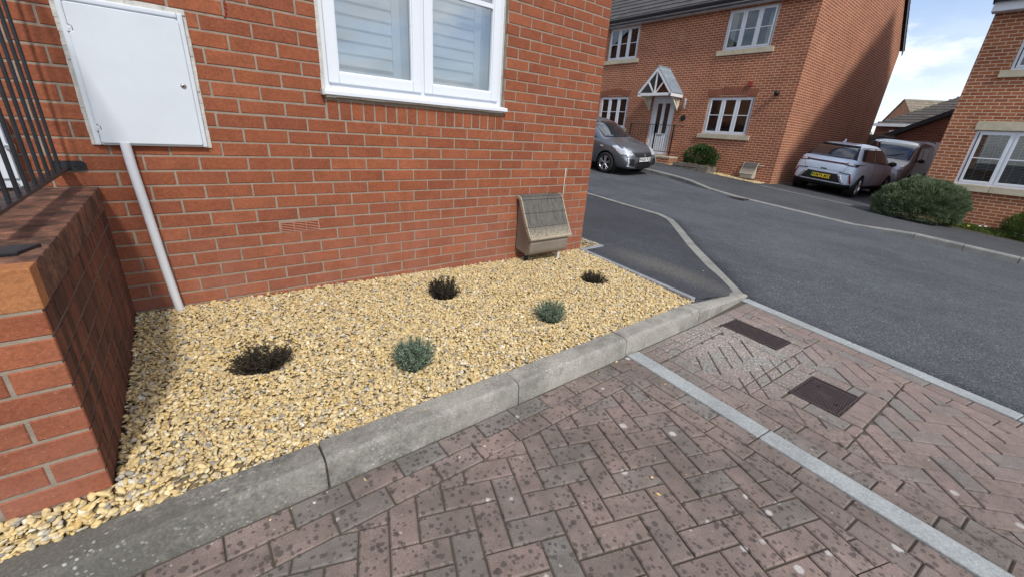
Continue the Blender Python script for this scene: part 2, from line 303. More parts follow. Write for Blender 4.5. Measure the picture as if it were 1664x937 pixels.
m_py = plain('yellow_plate', (0.80, 0.58, 0.03), 0.4, var=0.01)
m_pg = plain('green_plate_band', (0.10, 0.50, 0.16), 0.4, var=0.01)
m_wood = plain('weathered_sleeper', (0.17, 0.145, 0.115), 0.9, nscale=7, var=0.25, bmp=0.5)
m_fence = plain('weathered_fence', (0.16, 0.14, 0.11), 0.9, nscale=5, var=0.15)
m_gasbody = plain('taupe_plastic', (0.205, 0.170, 0.135), 0.6, nscale=6, var=0.10, bmp=0.2)
m_gaspale = plain('pale_taupe_plastic', (0.46, 0.42, 0.34), 0.6, nscale=6, var=0.08)
def lidmat(name, edge=True):
    m, nt, b = newmat(name); p = opos(nt)
    v = nd(nt, 'ShaderNodeMapping', {'Vector': p, 'Scale': (60, 12, 12)}).outputs[0]
    c = mixc(nt, ramp(nt, noise(nt, v, 1.0, 5, 0.75), [(0.3, 0), (0.7, 1)]), (0.045, 0.041, 0.038), (0.155, 0.142, 0.122))
    z = nd(nt, 'ShaderNodeSeparateXYZ', {0: p}).outputs[2]
    lo = math_(nt, 'ADD', ramp(nt, z, [(0.44-0.03, 1.0), (0.50, 0.0)]), 0.0)
    if edge: c = mixc(nt, math_(nt, 'MULTIPLY', lo, ramp(nt, noise(nt, p, 60, 4), [(0.36, 0.1), (0.56, 1.0)])), c, (0.34, 0.285, 0.205))
    setc(nt, b, col=c, rough=0.85); bump(nt, b, noise(nt, p, 150, 4), 0.5, 0.002); return m
m_lid = lidmat('weathered_lid')
m_lidedge = plain('bare_lid_edge', (0.33, 0.275, 0.20), 0.7, nscale=20, var=0.12)
def leafmat(name, cols, trans=0.25):
    m, nt, b = newmat(name); r = rndattr(nt)
    c = ramp(nt, r, [(i/(len(cols)-1), k) for i, k in enumerate(cols)])
    setc(nt, b, col=c, rough=0.6, spec=0.3)
    out = [n for n in nt.nodes if n.type == 'OUTPUT_MATERIAL'][0]
    tr = nd(nt, 'ShaderNodeBsdfTranslucent', {'Color': c})
    lk(nt, nd(nt, 'ShaderNodeMixShader', {0: trans, 1: b.outputs[0], 2: tr.outputs[0]}).outputs[0], out.inputs[0]); return m
m_lgrey = leafmat('grey_green_leaf', [(0.10, 0.15, 0.09), (0.19, 0.27, 0.19), (0.28, 0.36, 0.27), (0.15, 0.22, 0.13)])
m_ldark = leafmat('purple_brown_leaf', [(0.022, 0.016, 0.014), (0.045, 0.030, 0.026), (0.032, 0.042, 0.020), (0.070, 0.045, 0.032), (0.048, 0.060, 0.028)], 0.15)
m_lbush = leafmat('lavender_leaf', [(0.045, 0.070, 0.028), (0.11, 0.15, 0.07), (0.21, 0.27, 0.15), (0.31, 0.36, 0.23)])
m_lgreen = leafmat('glossy_green_leaf', [(0.020, 0.045, 0.014), (0.04, 0.09, 0.022), (0.08, 0.15, 0.04)])
m_lgrass = leafmat('weed_leaf', [(0.04, 0.07, 0.015), (0.09, 0.15, 0.03), (0.16, 0.22, 0.05), (0.12, 0.12, 0.04)])
m_stem = plain('woody_stem', (0.045, 0.032, 0.022), 0.9)
m_fw = plain('white_petal', (0.8, 0.8, 0.78), 0.6, var=0.02)
m_fy = plain('yellow_petal', (0.75, 0.55, 0.03), 0.6, var=0.02)

# ---------------------------------------------------------------- mesh helpers
class MB:
    def __init__(s): s.v = []; s.f = []; s.m = []; s.r = []
    def poly(s, pts, mi=0, r=0.5):
        n = len(s.v); s.v += [tuple(p) for p in pts]; s.f.append(tuple(range(n, n+len(pts)))); s.m.append(mi); s.r.append(r)
    def mesh(s, vs, fs, mi=0, r=0.5):
        n = len(s.v); s.v += [tuple(p) for p in vs]
        for f in fs: s.f.append(tuple(i+n for i in f)); s.m.append(mi); s.r.append(r)
    def box(s, x0, x1, y0, y1, z0, z1, mi=0, r=0.5, ch=0.0):
        if ch <= 0:
            vs = [(x, y, z) for z in (z0, z1) for y in (y0, y1) for x in (x0, x1)]
            s.mesh(vs, [(0, 2, 3, 1), (4, 5, 7, 6), (0, 1, 5, 4), (2, 6, 7, 3), (0, 4, 6, 2), (1, 3, 7, 5)], mi, r); return
        bm = bmesh.new(); bmesh.ops.create_cube(bm, size=1)
        for v in bm.verts: v.co = Vector(((x0+x1)/2+v.co.x*(x1-x0), (y0+y1)/2+v.co.y*(y1-y0), (z0+z1)/2+v.co.z*(z1-z0)))
        bmesh.ops.bevel(bm, geom=list(bm.edges), offset=ch, segments=2, affect='EDGES', profile=0.6)
        bm.verts.index_update(); s.mesh([v.co for v in bm.verts], [[v.index for v in f.verts] for f in bm.faces], mi, r); bm.free()
    def tube(s, pts, rad, n=10, mi=0, r=0.5, cap=True):
        pts = [Vector(p) for p in pts]; rads = rad if isinstance(rad, (list, tuple)) else [rad]*len(pts)
        rings = []; prev = None
        for i, p in enumerate(pts):
            d = (pts[min(i+1, len(pts)-1)]-pts[max(i-1, 0)]).normalized()
            a = prev if prev is not None else (Vector((0, 0, 1)) if abs(d.z) < 0.9 else Vector((1, 0, 0)))
            x = (a - d*a.dot(d)).normalized(); prev = x; y = d.cross(x)
            rings.append([p+(x*math.cos(2*PI*k/n)+y*math.sin(2*PI*k/n))*rads[i] for k in range(n)])
        b = len(s.v); s.v += [tuple(q) for rg in rings for q in rg]
        for i in range(len(pts)-1):
            for k in range(n):
                s.f.append((b+i*n+k, b+i*n+(k+1) % n, b+(i+1)*n+(k+1) % n, b+(i+1)*n+k)); s.m.append(mi); s.r.append(r)
        if cap:
            s.f.append(tuple(b+k for k in range(n))[::-1]); s.m.append(mi); s.r.append(r)
            s.f.append(tuple(b+(len(pts)-1)*n+k for k in range(n))); s.m.append(mi); s.r.append(r)
    def lathe(s, prof, n=40, axis='y', c=(0, 0, 0), mi=0, r=0.5):
        b = len(s.v)
        for (rr, h) in prof:
            for k in range(n):
                a = 2*PI*k/n; ca, sa = rr*math.cos(a), rr*math.sin(a)
                p = {'y': (ca, h, sa), 'z': (ca, sa, h), 'x': (h, ca, sa)}[axis]; s.v.append((p[0]+c[0], p[1]+c[1], p[2]+c[2]))
        for i in range(len(prof)-1):
            for k in range(n): s.f.append((b+i*n+k, b+(i+1)*n+k, b+(i+1)*n+(k+1) % n, b+i*n+(k+1) % n)); s.m.append(mi); s.r.append(r)
    def prism(s, pts2, fn, d0, d1, mi=0, r=0.5):
        """pts2 a polygon in 2-D, fn(u,v,d) gives the 3-D point"""
        n = len(pts2); vs = [fn(u, v, d0) for u, v in pts2]+[fn(u, v, d1) for u, v in pts2]
        fs = [tuple(range(n))[::-1], tuple(range(n, 2*n))]+[(i, (i+1) % n, (i+1) % n+n, i+n) for i in range(n)]
        s.mesh(vs, fs, mi, r)
    def build(s, name, mats, parent=None, smooth=False, fixn=True, angle=None, bevel=0):
        me = bpy.data.meshes.new(name); me.from_pydata(s.v, [], s.f)
        if not isinstance(mats, (list, tuple)): mats = [mats]
        for m in mats: me.materials.append(m)
        me.polygons.foreach_set('material_index', s.m)
        a = me.attributes.new('rnd', 'FLOAT', 'FACE'); a.data.foreach_set('value', s.r)
        if fixn:
            bm = bmesh.new(); bm.from_mesh(me); bmesh.ops.recalc_face_normals(bm, faces=bm.faces); bm.to_mesh(me); bm.free()
        if smooth:
            me.polygons.foreach_set('use_smooth', [True]*len(me.polygons))
            if angle: me.set_sharp_from_angle(angle=R(angle))
        o = bpy.data.objects.new(name, me); C.objects.link(o)
        if parent: o.parent = parent
        if bevel:
            bv = o.modifiers.new('bevel', 'BEVEL'); bv.width = bevel; bv.segments = 2; bv.limit_method = 'ANGLE'
        return o
def tag(o, label=None, cat=None, group=None, kind=None):
    if label: o['label'] = label
    if cat: o['category'] = cat
    if group: o['group'] = group
    if kind: o['kind'] = kind
    return o
def struct(o, label=None): o['kind'] = 'structure'; return tag(o, label)
def empty(name, loc, rz=0, label=None, cat=None, group=None):
    o = bpy.data.objects.new(name, None); C.objects.link(o); o.location = loc; o.rotation_euler = (0, 0, rz); o.empty_display_size = 0.2
    return tag(o, label, cat, group)
def clip(poly, a, b, c):   # keep a*x+b*y<=c
    out = []
    for i in range(len(poly)):
        p, q = poly[i], poly[(i+1) % len(poly)]; dp, dq = a*p[0]+b*p[1]-c, a*q[0]+b*q[1]-c
        if dp <= 0: out.append(p)
        if (dp < 0 < dq) or (dq < 0 < dp):
            t = dp/(dp-dq); out.append((p[0]+(q[0]-p[0])*t, p[1]+(q[1]-p[1])*t))
    return out
def area(p): return 0.5*sum(p[i][0]*p[(i+1) % len(p)][1]-p[(i+1) % len(p)][0]*p[i][1] for i in range(len(p)))
def ccw(p): return p if area(p) > 0 else p[::-1]
def clip_convex(poly, reg):
    for i in range(len(reg)):
        (x0, y0), (x1, y1) = reg[i], reg[(i+1) % len(reg)]
        a, b = y1-y0, x0-x1; poly = clip(poly, a, b, a*x0+b*y0)
        if len(poly) < 3: return []
    return poly
def subtract_convex(poly, hole):
    out = []; rest = poly
    for i in range(len(hole)):
        (x0, y0), (x1, y1) = hole[i], hole[(i+1) % len(hole)]; a, b = y1-y0, x0-x1; c = a*x0+b*y0
        o = clip(rest, -a, -b, -c)
        if len(o) > 2 and abs(area(o)) > 1e-6: out.append(o)
        rest = clip(rest, a, b, c)
        if len(rest) < 3: break
    return out
def inset(poly, d):
    for i in range(len(poly)):
        pass
    out = poly
    n = len(poly)
    for i in range(n):
        (x0, y0), (x1, y1) = poly[i], poly[(i+1) % n]; L = math.hypot(x1-x0, y1-y0)
        if L < 1e-5: continue
        a, b = (y1-y0)/L, (x0-x1)/L; out = clip(out, a, b, a*x0+b*y0-d)
        if len(out) < 3: return []
    return out

# ---------------------------------------------------------------- terrain
def sstep(x, a, b): t = min(1, max(0, (x-a)/(b-a))); return t*t*(3-2*t)
def zg(x, y): return sstep(x, 2.7, 12)*(-0.13+0.079*max(-14, min(26, y)))
def interp(t, tab):
    if t <= tab[0][0]: return tab[0][1]
    for (a, va), (b, vb) in zip(tab, tab[1:]):
        if t <= b: return va+(vb-va)*(t-a)/(b-a)
    return tab[-1][1]
NEAR = [(-60, -10), (-8, 1.05), (-3.18, 2.22), (-1.53, 2.62), (-1.45, 2.70), (-0.97, 3.25), (-0.31, 3.92), (0.52, 4.95), (0.85, 5.32), (1.13, 5.52), (1.6, 5.62), (2.16, 5.70), (3.57, 6.0), (6, 6.2), (60, 7)]
def near_x(y): return interp(y, NEAR)
FARK = [(-60, 9.7), (-3, 9.87), (0, 9.95), (2.0, 10.0), (2.8, 10.08), (4.2, 10.5), (5, 10.6), (60, 10.8)]
def far_x(y): return interp(y, FARK)
ys = [-400, -120, -60, -40, -25, -14]+[i*0.5 for i in range(-27, -6)]+[-3.18, -2.7, -2.3, -1.9, -1.53, -1.45, -1.2, -0.97, -0.6, -0.31, 0, 0.25, 0.52, 0.85, 1.13, 1.6, 2.16, 2.8, 3.57]+[4+i*0.5 for i in range(0, 46)]+[30, 40, 60, 120, 400]
ds = [-500, -100, -30, -8, -3, -1, -0.12, -0.02, 0.0, 0.3, 0.7, 1.2, 2, 3, 4, 5, 6, 7, 8, 9, 10, 12, 14, 18, 25, 40, 80, 200, 600]
g = MB(); idx = {}
for j, y in enumerate(ys):
    for i, d in enumerate(ds):
        x = near_x(y)+d; z = zg(x, y)-(0.16 if d < -0.01 else 0.0)
        if x > 14: z -= 0.02
        idx[i, j] = len(g.v); g.v.append((x, y, z))
for j in range(len(ys)-1):
    for i in range(len(ds)-1):
        g.f.append((idx[i, j], idx[i+1, j], idx[i+1, j+1], idx[i, j+1])); g.m.append(0); g.r.append(0.5)
struct(g.build('road', m_road, smooth=True), 'dark grey asphalt road crossing between the two rows of houses')

# far footpath + kerb
def hk(y): return interp(y, [(-60, .11), (-1.6, .11), (-0.6, .015), (2.5, .015), (3.3, .11), (60, .11)])
fy = [-60, -30, -15, -8]+[-6+0.25*i for i in range(0, 57)]+[9, 12, 16, 22, 40, 60]
def far_top(x, y):
    k = far_x(y); t = min(1, max(0, (x-k)/2.6)); return zg(x, y)+hk(y)*(1-t)+0.03*t
p = MB(); cols = [0.13, 0.6, 1.2, 2.0, 2.8, 3.3, 4.3]
for y0, y1 in zip(fy, fy[1:]):
    for a, b in zip(cols, cols[1:]):
        q = [(far_x(y0)+a, y0), (far_x(y0)+b, y0), (far_x(y1)+b, y1), (far_x(y1)+a, y1)]
        p.poly([(x, y, far_top(x, y)) for x, y in q])
# driveway between the houses
for y0, y1 in ((-0.9, 0.4), (0.4, 1.6), (1.6, 2.85)):
    for x0, x1 in ((14.2, 17), (17, 20), (20, 24), (24, 28), (28, 34)):
        p.poly([(x, y, zg(x, y)+0.03) for x, y in ((x0, y0), (x1, y0), (x1, y1), (x0, y1))])
struct(p.build('far_pavement', m_drive, fixn=False), 'grey asphalt pavement in front of the far houses')
def kerb_run(name, pts, prof, mat, gap=0.006, seglen=0.915, label=None):
    """pts: list of (x,y,z) along the run; prof(x_off,z) across, offset positive to the left"""
    mb = MB(); P = [Vector(q) for q in pts]; acc = 0; segs = []
    for a, b in zip(P, P[1:]):
        L = (b-a).length; n = max(1, round(L/seglen)); segs += [(a.lerp(b, i/n), a.lerp(b, (i+1)/n)) for i in range(n)]
    for a, b in segs:
        d = (b-a).normalized(); l = Vector((-d.y, d.x, 0)).normalized(); a2 = a+d*gap/2; b2 = b-d*gap/2
        pf = prof if not callable(prof) else None
        pa = pf or prof(a); pb = pf or prof(b); n = len(pa)
        vs = [a2+l*o+Vector((0, 0, z)) for o, z in pa]+[b2+l*o+Vector((0, 0, z)) for o, z in pb]
        mb.mesh(vs, [tuple(range(n)), tuple(range(n, 2*n))[::-1]]+[(i, (i+1) % n, (i+1) % n+n, i+n) for i in range(n)], 0, random.random())
    o = mb.build(name, mat, bevel=0.006); return struct(o, label)
fk = [(far_x(y), y, zg(far_x(y), y)) for y in (-20, -12, -8, -5, -3, -1.6, -0.6, 2.0, 2.8, 3.5, 4.2, 5, 8, 14, 24)]
kerb_run('far_kerb', fk, lambda a: [(0, -.1), (0, max(.004, hk(a.y)-.02)), (-.02, hk(a.y)+.004), (-.125, hk(a.y)+.004), (-.125, -.1)], m_kerb2, label='pale concrete kerb on the far side of the road')
e = MB(); e.box(13.28, 13.33, -3.2, 2.7, -0.3, 0.0)
ee = [(13.3, y, far_top(13.3, y)) for y in (-0.8, 0.4, 1.6, 2.7)]
kerb_run('driveway_edging', ee, [(0, -.05), (0, .006), (-.05, .006), (-.05, -.05)], m_edging, label='thin concrete edging across the far driveway')

# near footpath patch (raised behind the kerb, falling to the flush kerb)
pe = MB()
lefts = [(1.835, -1.44, .122), (1.87, -1.2, .125), (1.93, -0.75, .128), (1.99, -0.3, .130), (2.04, 0.0, .130), (2.39, 0.03, .128), (2.43, 0.5, .12), (2.48, 1.2, .12), (2.52, 2.2, .12), (2.56, 3.6, .13), (2.6, 8.0, .3)]
rights = [(2.55, -1.46, .018), (2.90, -1.20, .012), (3.30, -.82, .010), (3.75, -.37, .012), (4.15, 0.0, .012), (4.45, .22, .012), (5.0, .70, .012), (5.43, 1.2, .012), (5.60, 2.2, .02), (5.88, 3.6, .045), (6.1, 8.0, .25)]
NS = 8
for (a, b), (c, d) in zip(zip(lefts, rights), zip(lefts[1:], rights[1:])):
    for k in range(NS):
        def ip(u, v, t):
            return tuple(u[i]+(v[i]-u[i])*t for i in range(2))+(u[2]+(v[2]-u[2])*(t**1.3),)
        pe.poly([ip(a, b, k/NS), ip(a, b, (k+1)/NS), ip(c, d, (k+1)/NS), ip(c, d, k/NS)])
# dropped toe by the kerb end
pe.poly([(1.72, -1.45, .118), (2.55, -1.46, .018), (1.835, -1.44, .122)])
struct(pe.build('pavement', m_path, fixn=False, smooth=True), 'dark asphalt footpath beside the gravel bed')
# flush kerb between footpath and road
fl = [(2.66, -1.47, .004), (3.25, -.93, .004), (3.92, -.31, .006), (4.55, .22, .006), (4.95, .56, .006), (5.30, .88, .006), (5.53, 1.25, .008), (5.70, 2.16, .02), (5.9, 3.1, .035), (6.05, 4.2, .05), (6.2, 6, .10), (6.4, 12, .33)]
kerb_run('flush_kerb', fl, [(-.004, -.1), (-.004, .012), (.012, .018), (.12, .018), (.12, -.1)], m_kerb2, gap=0.004, label='pale flush kerb curving between footpath and road')
# road edge channel blocks on the paving side
kerb_run('road_edge_strip', [(2.615, -1.53, 0), (2.22, -3.18, 0), (1.4, -6.5, 0)], [(0, -.1), (0, .006), (-.105, .006), (-.105, -.1)], m_strip, gap=.004, label='light grey channel blocks where paving meets road')
kerb_run('paving_strip', [(.915, -1.572, 0), (.83, -2.40, 0), (.745, -3.25, 0), (.65, -4.2, 0), (.5, -5.6, 0)], [(0, -.1), (0, .007), (-.108, .007), (-.108, -.1)], m_strip, gap=.005, label='light grey concrete strip dividing the block paving')
# garden edgings
kerb_run('garden_edging', [(1.835, -1.43, .09), (2.035, 0.0, .10)], [(0, -.1), (0, .048), (.05, .048), (.05, -.1)], m_edging, label='thin pale edging between gravel bed and footpath')
kerb_run('house_side_edging', [(2.02, .005, .09), (2.39, .035, .09)], [(0, -.1), (0, .046), (-.05, .046), (-.05, -.1)], m_edging, label='short pale edging at the house corner')
kerb_run('side_strip_edging', [(2.39, .035, .09), (2.43, .5, .085), (2.48, 1.2, .085), (2.56, 3.6, .09), (2.6, 8, .25)], [(0, -.1), (0, .044), (.05, .044), (.05, -.1)], m_edging, label='pale edging along the gravel strip beside the house')

# main kerb along the gravel bed, built stone by stone
kb = MB(); joints = [-5.55, -4.64, -3.72, -2.80, -1.89, -.98, -.072, .80, 1.69]
def kprof(h): return [(-1.432, -.1), (-1.432, h), (-1.490, h), (-1.531, h-.002), (-1.545, h-.010), (-1.553, h-.026), (-1.562, -.1)]
for i, (a, b) in enumerate(zip(joints, joints[1:])):
    dz = random.uniform(-.003, .003); dy = random.uniform(-.003, .003)
    pf = [(y+dy, z+dz) for y, z in kprof(.117)]; n = len(pf)
    nseg = 6; xs = [a+.003+(b-a-.006)*k/nseg for k in range(nseg+1)]
    vs = [(x, y, z) for x in xs for y, z in pf]
    fs = [tuple(range(n)), tuple(range(nseg*n, nseg*n+n))[::-1]]+[(k*n+q, k*n+(q+1) % n, (k+1)*n+(q+1) % n, (k+1)*n+q) for k in range(nseg) for q in range(n)]
    kb.mesh(vs, fs)
pf0 = kprof(.117); pf1 = [(y+.055, min(z, .018)) for y, z in kprof(.117)]; n = len(pf0)
pf1 = [(-1.40, -.1), (-1.40, .020), (-1.44, .020), (-1.47, .019), (-1.49, .018), (-1.505, .014), (-1.512, -.1)]
vs = [(1.693, y, z) for y, z in pf0]+[(2.665, y, z) for y, z in pf1]
kb.mesh(vs, [tuple(range(n)), tuple(range(n, 2*n))[::-1]]+[(i, (i+1) % n, (i+1) % n+n, i+n) for i in range(n)])
struct(kb.build('kerb', m_kerb, bevel=.003, smooth=True, angle=24), 'grey bullnosed concrete kerb holding back the gravel bed')
jt = MB(); jt.box(-5.5, 1.69, -1.535, -1.45, -.1, .085); struct(jt.build('kerb_joint_mortar', m_soil), 'dark open joints between kerb stones')

# ---------------------------------------------------------------- block paving
pv = MB()
def add_block(poly, ztop=0.0, r=None):
    poly = ccw(poly)
    if abs(area(poly)) < .0009: return
    a = inset(poly, .0029)
    if len(a) < 3: return
    b = inset(poly, .0075)
    if len(b) != len(a): b = None
    r = random.random() if r is None else r
    z = ztop+random.uniform(-.0016, .0016); tx, ty = random.uniform(-.01, .01), random.uniform(-.01, .01)
    cx = sum(q[0] for q in a)/len(a); cy = sum(q[1] for q in a)/len(a)
    zf = lambda q, dz: z+dz+(q[0]-cx)*tx+(q[1]-cy)*ty
    n = len(a)
    if b:
        vs = [(q[0], q[1], -.05) for q in a]+[(q[0], q[1], zf(q, -.0045)) for q in a]+[(q[0], q[1], zf(q, 0)) for q in b]
        fs = [(i, (i+1) % n, (i+1) % n+n, i+n) for i in range(n)]+[(i+n, (i+1) % n+n, (i+1) % n+2*n, i+2*n) for i in range(n)]+[tuple(range(2*n, 3*n))]
    else:
        vs = [(q[0], q[1], -.05) for q in a]+[(q[0], q[1], zf(q, -.001)) for q in a]
        fs = [(i, (i+1) % n, (i+1) % n+n, i+n) for i in range(n)]+[tuple(range(n, 2*n))]
    pv.mesh(vs, fs, 0, r)
def herring(region, ang, org, holes=()):
    region = ccw(region); ca, sa = math.cos(ang), math.sin(ang)
    loc = [((x-org[0])*ca+(y-org[1])*sa, -(x-org[0])*sa+(y-org[1])*ca) for x, y in region]
    u0, u1 = min(q[0] for q in loc), max(q[0] for q in loc); v0, v1 = min(q[1] for q in loc), max(q[1] for q in loc); w = .0968
    for j in range(int(v0/w)-3, int(v1/w)+3):
        for i in range(int(u0/w)-3, int(u1/w)+3):
            for kind in (0, 1):
                if (i-j) % 4 != (0, 3)[kind]: continue
                a, b = (2, 1) if kind == 0 else (1, 2)
                rect = [(i*w, j*w), ((i+a)*w, j*w), ((i+a)*w, (j+b)*w), (i*w, (j+b)*w)]
                rect = [(org[0]+u*ca-v*sa, org[1]+u*sa+v*ca) for u, v in rect]
                q = clip_convex(rect, region)
                if len(q) < 3: continue
                parts = [q]
                for h in holes:
                    nx = []
                    for z_ in parts: nx += subtract_convex(z_, ccw(h))
                    parts = nx
                r = random.random()
                for z_ in parts: add_block(z_, r=r)
def row(p0, p1, width, side, length=.1936, off=0.0, clipreg=None, holes=()):
    """a course of blocks laid end to end from p0 to p1, widening to `side`"""
    p0, p1 = Vector(p0), Vector(p1); d = (p1-p0).normalized(); l = Vector((-d.y, d.x))*side; L = (p1-p0).length; t = -off
    while t < L:
        a, b = max(0, t), min(L, t+length)
        if b-a > .02:
            q = [p0+d*a, p0+d*b, p0+d*b+l*width, p0+d*a+l*width]; q = ccw([tuple(z_) for z_ in q])
            if clipreg: q = clip_convex(q, ccw(clipreg))
            parts = [q] if len(q) > 2 else []
            for h in holes:
                nx = []
                for z_ in parts: nx += subtract_convex(z_, ccw(h))
                parts = nx
            for z_ in parts: add_block(z_)
        t += length
YK = -1.566
def strip_l(y): return interp(-y, [(1.57, .812), (2.40, .722), (3.25, .637), (4.2, .542), (5.6, .392)])
def strip_r(y): return strip_l(y)+.108
def edge_l(y): return interp(-y, [(1.53, 2.512), (3.18, 2.115), (6.5, 1.295)])
# left area borders
row((-5.5, YK), (strip_l(YK), YK), .102, -1, off=.07); row((-5.5, YK-.102), (strip_l(YK-.1)-.104, YK-.102), .102, -1, off=.15)
row((strip_l(YK-.102), YK-.102), (strip_l(-5.6), -5.6), .102, -1, off=.05)
row((strip_l(YK-.204)-.102, YK-.204), (strip_l(-5.6)-.102, -5.6), .102, -1, off=.12)
herring([(-5.5, YK-.204), (strip_l(YK-.204)-.205, YK-.204), (strip_l(-3.4)-.205, -3.4), (strip_l(-5.6)-.205, -5.6), (-5.5, -5.6)], R(-20), (.049, -2.158))
# right area
c1 = [(1.845, -1.668), (2.068, -1.684), (1.988, -2.086), (1.765, -2.07)]; c2 = [(1.30, -2.322), (1.625, -2.345), (1.592, -2.585), (1.268, -2.562)]
def grow(q, d): return [tuple(v) for v in [(q[0][0]-d, q[0][1]+d), (q[1][0]+d, q[1][1]+d), (q[2][0]+d, q[2][1]-d), (q[3][0]-d, q[3][1]-d)]]
s1, s2 = grow(c1, .004), grow(c2, .004); f2 = grow(c2, .108); f1 = grow(c1, .0)
f1 = [(c1[3][0]-.105, c1[3][1]-.10), (c1[2][0]+.105, c1[2][1]-.10), (c1[1][0]+.105, c1[1][1]+.0), (c1[0][0]-.105, c1[0][1]+.0)]
row((strip_r(YK), YK), (edge_l(YK)-.0, YK), .102, -1, off=.03, holes=[s1]); 
row((strip_r(YK-.102)+.0, YK-.102), (edge_l(YK-.1), YK-.102), .06, -1, length=.1, off=.13, holes=[s1, f1])
row((strip_r(YK-.165), YK-.165), (strip_r(-5.6), -5.6), .102, 1, off=.09)
row((strip_r(YK-.165)+.102, YK-.165), (strip_r(-5.6)+.102, -5.6), .102, 1, off=.02)
row((edge_l(YK-.165), YK-.165), (edge_l(-5.6), -5.6), .102, -1, off=.06, holes=[s1])
row((edge_l(YK-.165)-.102, YK-.165), (edge_l(-5.6)-.102, -5.6), .102, -1, off=.14, holes=[f1])
herring([(strip_r(YK-.165)+.204, YK-.165), (edge_l(YK-.165)-.204, YK-.165), (edge_l(-5.6)-.204, -5.6), (strip_r(-5.6)+.204, -5.6)], R(-47), (1.098, -2.835), holes=[f1, f2])
# courses framing the covers
a, b, c, d = f2; row(a, (b[0]-.108, b[1]), .104, -1, off=.06); row(b, (c[0], c[1]+.108), .104, -1, off=.1); row(c, (d[0]+.108, d[1]), .104, -1, off=.03); row(d, (a[0], a[1]-.108), .104, -1, off=.14)
a, b, c, d = f1[3], f1[2], f1[1], f1[0]
row(a, (d[0], d[1]), .101, 1, off=.08); row(b, (c[0], c[1]), .101, -1, off=.03); row((d[0]+.101, d[1]), (c[0]-.101, c[1]), .097, 1, length=.1)
struct(pv.build('block_paving', m_paver, fixn=False), 'weathered red and grey herringbone block paving')
sd = MB(); sd.poly([(-5.5, -5.6, -.0085), (2.3, -5.6, -.0085), (2.55, -1.50, -.0085), (-5.5, -1.5, -.0085)][:])
struct(sd.build('paving_bed', m_sand), 'dark sand and moss in the paving joints')

def cover(q, name, label, holes):
    cx = sum(v[0] for v in q)/4; cy = sum(v[1] for v in q)/4; ang = math.atan2(q[1][1]-q[0][1], q[1][0]-q[0][0])
    L = math.hypot(q[1][0]-q[0][0], q[1][1]-q[0][1]); W = math.hypot(q[2][0]-q[1][0], q[2][1]-q[1][1])
    root = empty(name, (cx, cy, 0), ang, label, 'manhole cover', 'iron covers in the block paving')
    fr = MB()
    for (x0, x1, y0, y1) in ((-L/2, L/2, W/2-.012, W/2), (-L/2, L/2, -W/2, -W/2+.012), (-L/2, -L/2+.012, -W/2+.012, W/2-.012), (L/2-.012, L/2, -W/2+.012, W/2-.012)):
        fr.box(x0, x1, y0, y1, -.05, .001, ch=.001)
    fr.build('frame', m_iron, root)
    lid = MB(); l2, w2 = L/2-.0145, W/2-.0145
    lid.box(-l2, l2, -w2, w2, -.04, -.0025)
    # raised tread bars and panels
    nx, ny = int(2*l2/.020), int(2*w2/.0125)
    for j in range(ny):
        for i in range(nx):
            x = -l2+(i+.5+(j % 2)*.5)*2*l2/nx; y = -w2+(j+.5)*2*w2/ny
            if abs(x) > l2-.011 or any(math.hypot(x-hx, y-hy) < .016 for hx, hy in holes) or math.hypot(x*.8, y) < (.038 if L > .3 else 0): continue
            lid.box(x-.0068, x+.0068, y-.0032, y+.0032, -.003, .0002)
    for rr in (.036, .022) if L > .3 else ():
        lid.tube([(rr*1.25*math.cos(t*PI/12), rr*math.sin(t*PI/12), -.002) for t in range(25)], .0018, 6)
    lid.build('lid', m_iron, root)
    for hx, hy in holes:
        h = MB(); h.lathe([(0.0001, .0008), (.0095, .0008), (.0105, -.002)], 16, 'z', (hx, hy, 0)); h.build('keyhole', m_dark, root)
    return root
cover(c1, 'manhole_cover', 'narrow brown cast iron cover nearest the kerb end', [(.07, -.13)] if 0 else [])
cover(c2, 'manhole_cover', 'wider brown cast iron cover with two round keyholes in the block paving', [(.07, .055), (-.055, -.075)])

# ---------------------------------------------------------------- brickwork helper
BZ = 1.265
def brickwork(mb, u0, u1, z0, z1, place, holes=(), phase=0.0, par=0, front=0.0035, jitter=.0012, mi=0, dep=.02, uend0=False, uend1=False):
    """place(u, z, d) -> 3-D point, d = distance out of the mortar face."""
    k0 = math.floor((BZ-z1)/.075)-1; k1 = math.ceil((BZ-z0)/.075)+1
    for k in range(k0, k1):
        zt, zb = BZ-k*.075-.005, BZ-(k+1)*.075+.005; ph = ((k+1+par) % 2)*.1125+phase
        i0 = math.floor((u0-ph)/.225)-1; i1 = math.ceil((u1-ph)/.225)+1
        for i in range(i0, i1):
            a, b = ph+i*.225+.005, ph+(i+1)*.225-.005
            a, b = max(a, u0), min(b, u1); c, d = max(zb, z0), min(zt, z1)
            if b-a < .02 or d-c < .01: continue
            segs = [(a, b, c, d)]
            for (h0, h1, g0, g1) in holes:
                nx = []
                for (p0, p1, q0, q1) in segs:
                    if p1 <= h0 or p0 >= h1 or q1 <= g0 or q0 >= g1: nx.append((p0, p1, q0, q1)); continue
                    if p0 < h0-.02: nx.append((p0, h0, q0, q1))
                    if p1 > h1+.02: nx.append((h1, p1, q0, q1))
                    if p0 >= h0-.02 and p1 <= h1+.02:
                        pass
                    if q0 < g0-.015: nx.append((max(p0, h0), min(p1, h1), q0, g0))
                    if q1 > g1+.015: nx.append((max(p0, h0), min(p1, h1), g1, q1))
                segs = nx
            for s in segs: one_brick(mb, *s, place, front+random.uniform(-.0008, .0008), jitter, mi)
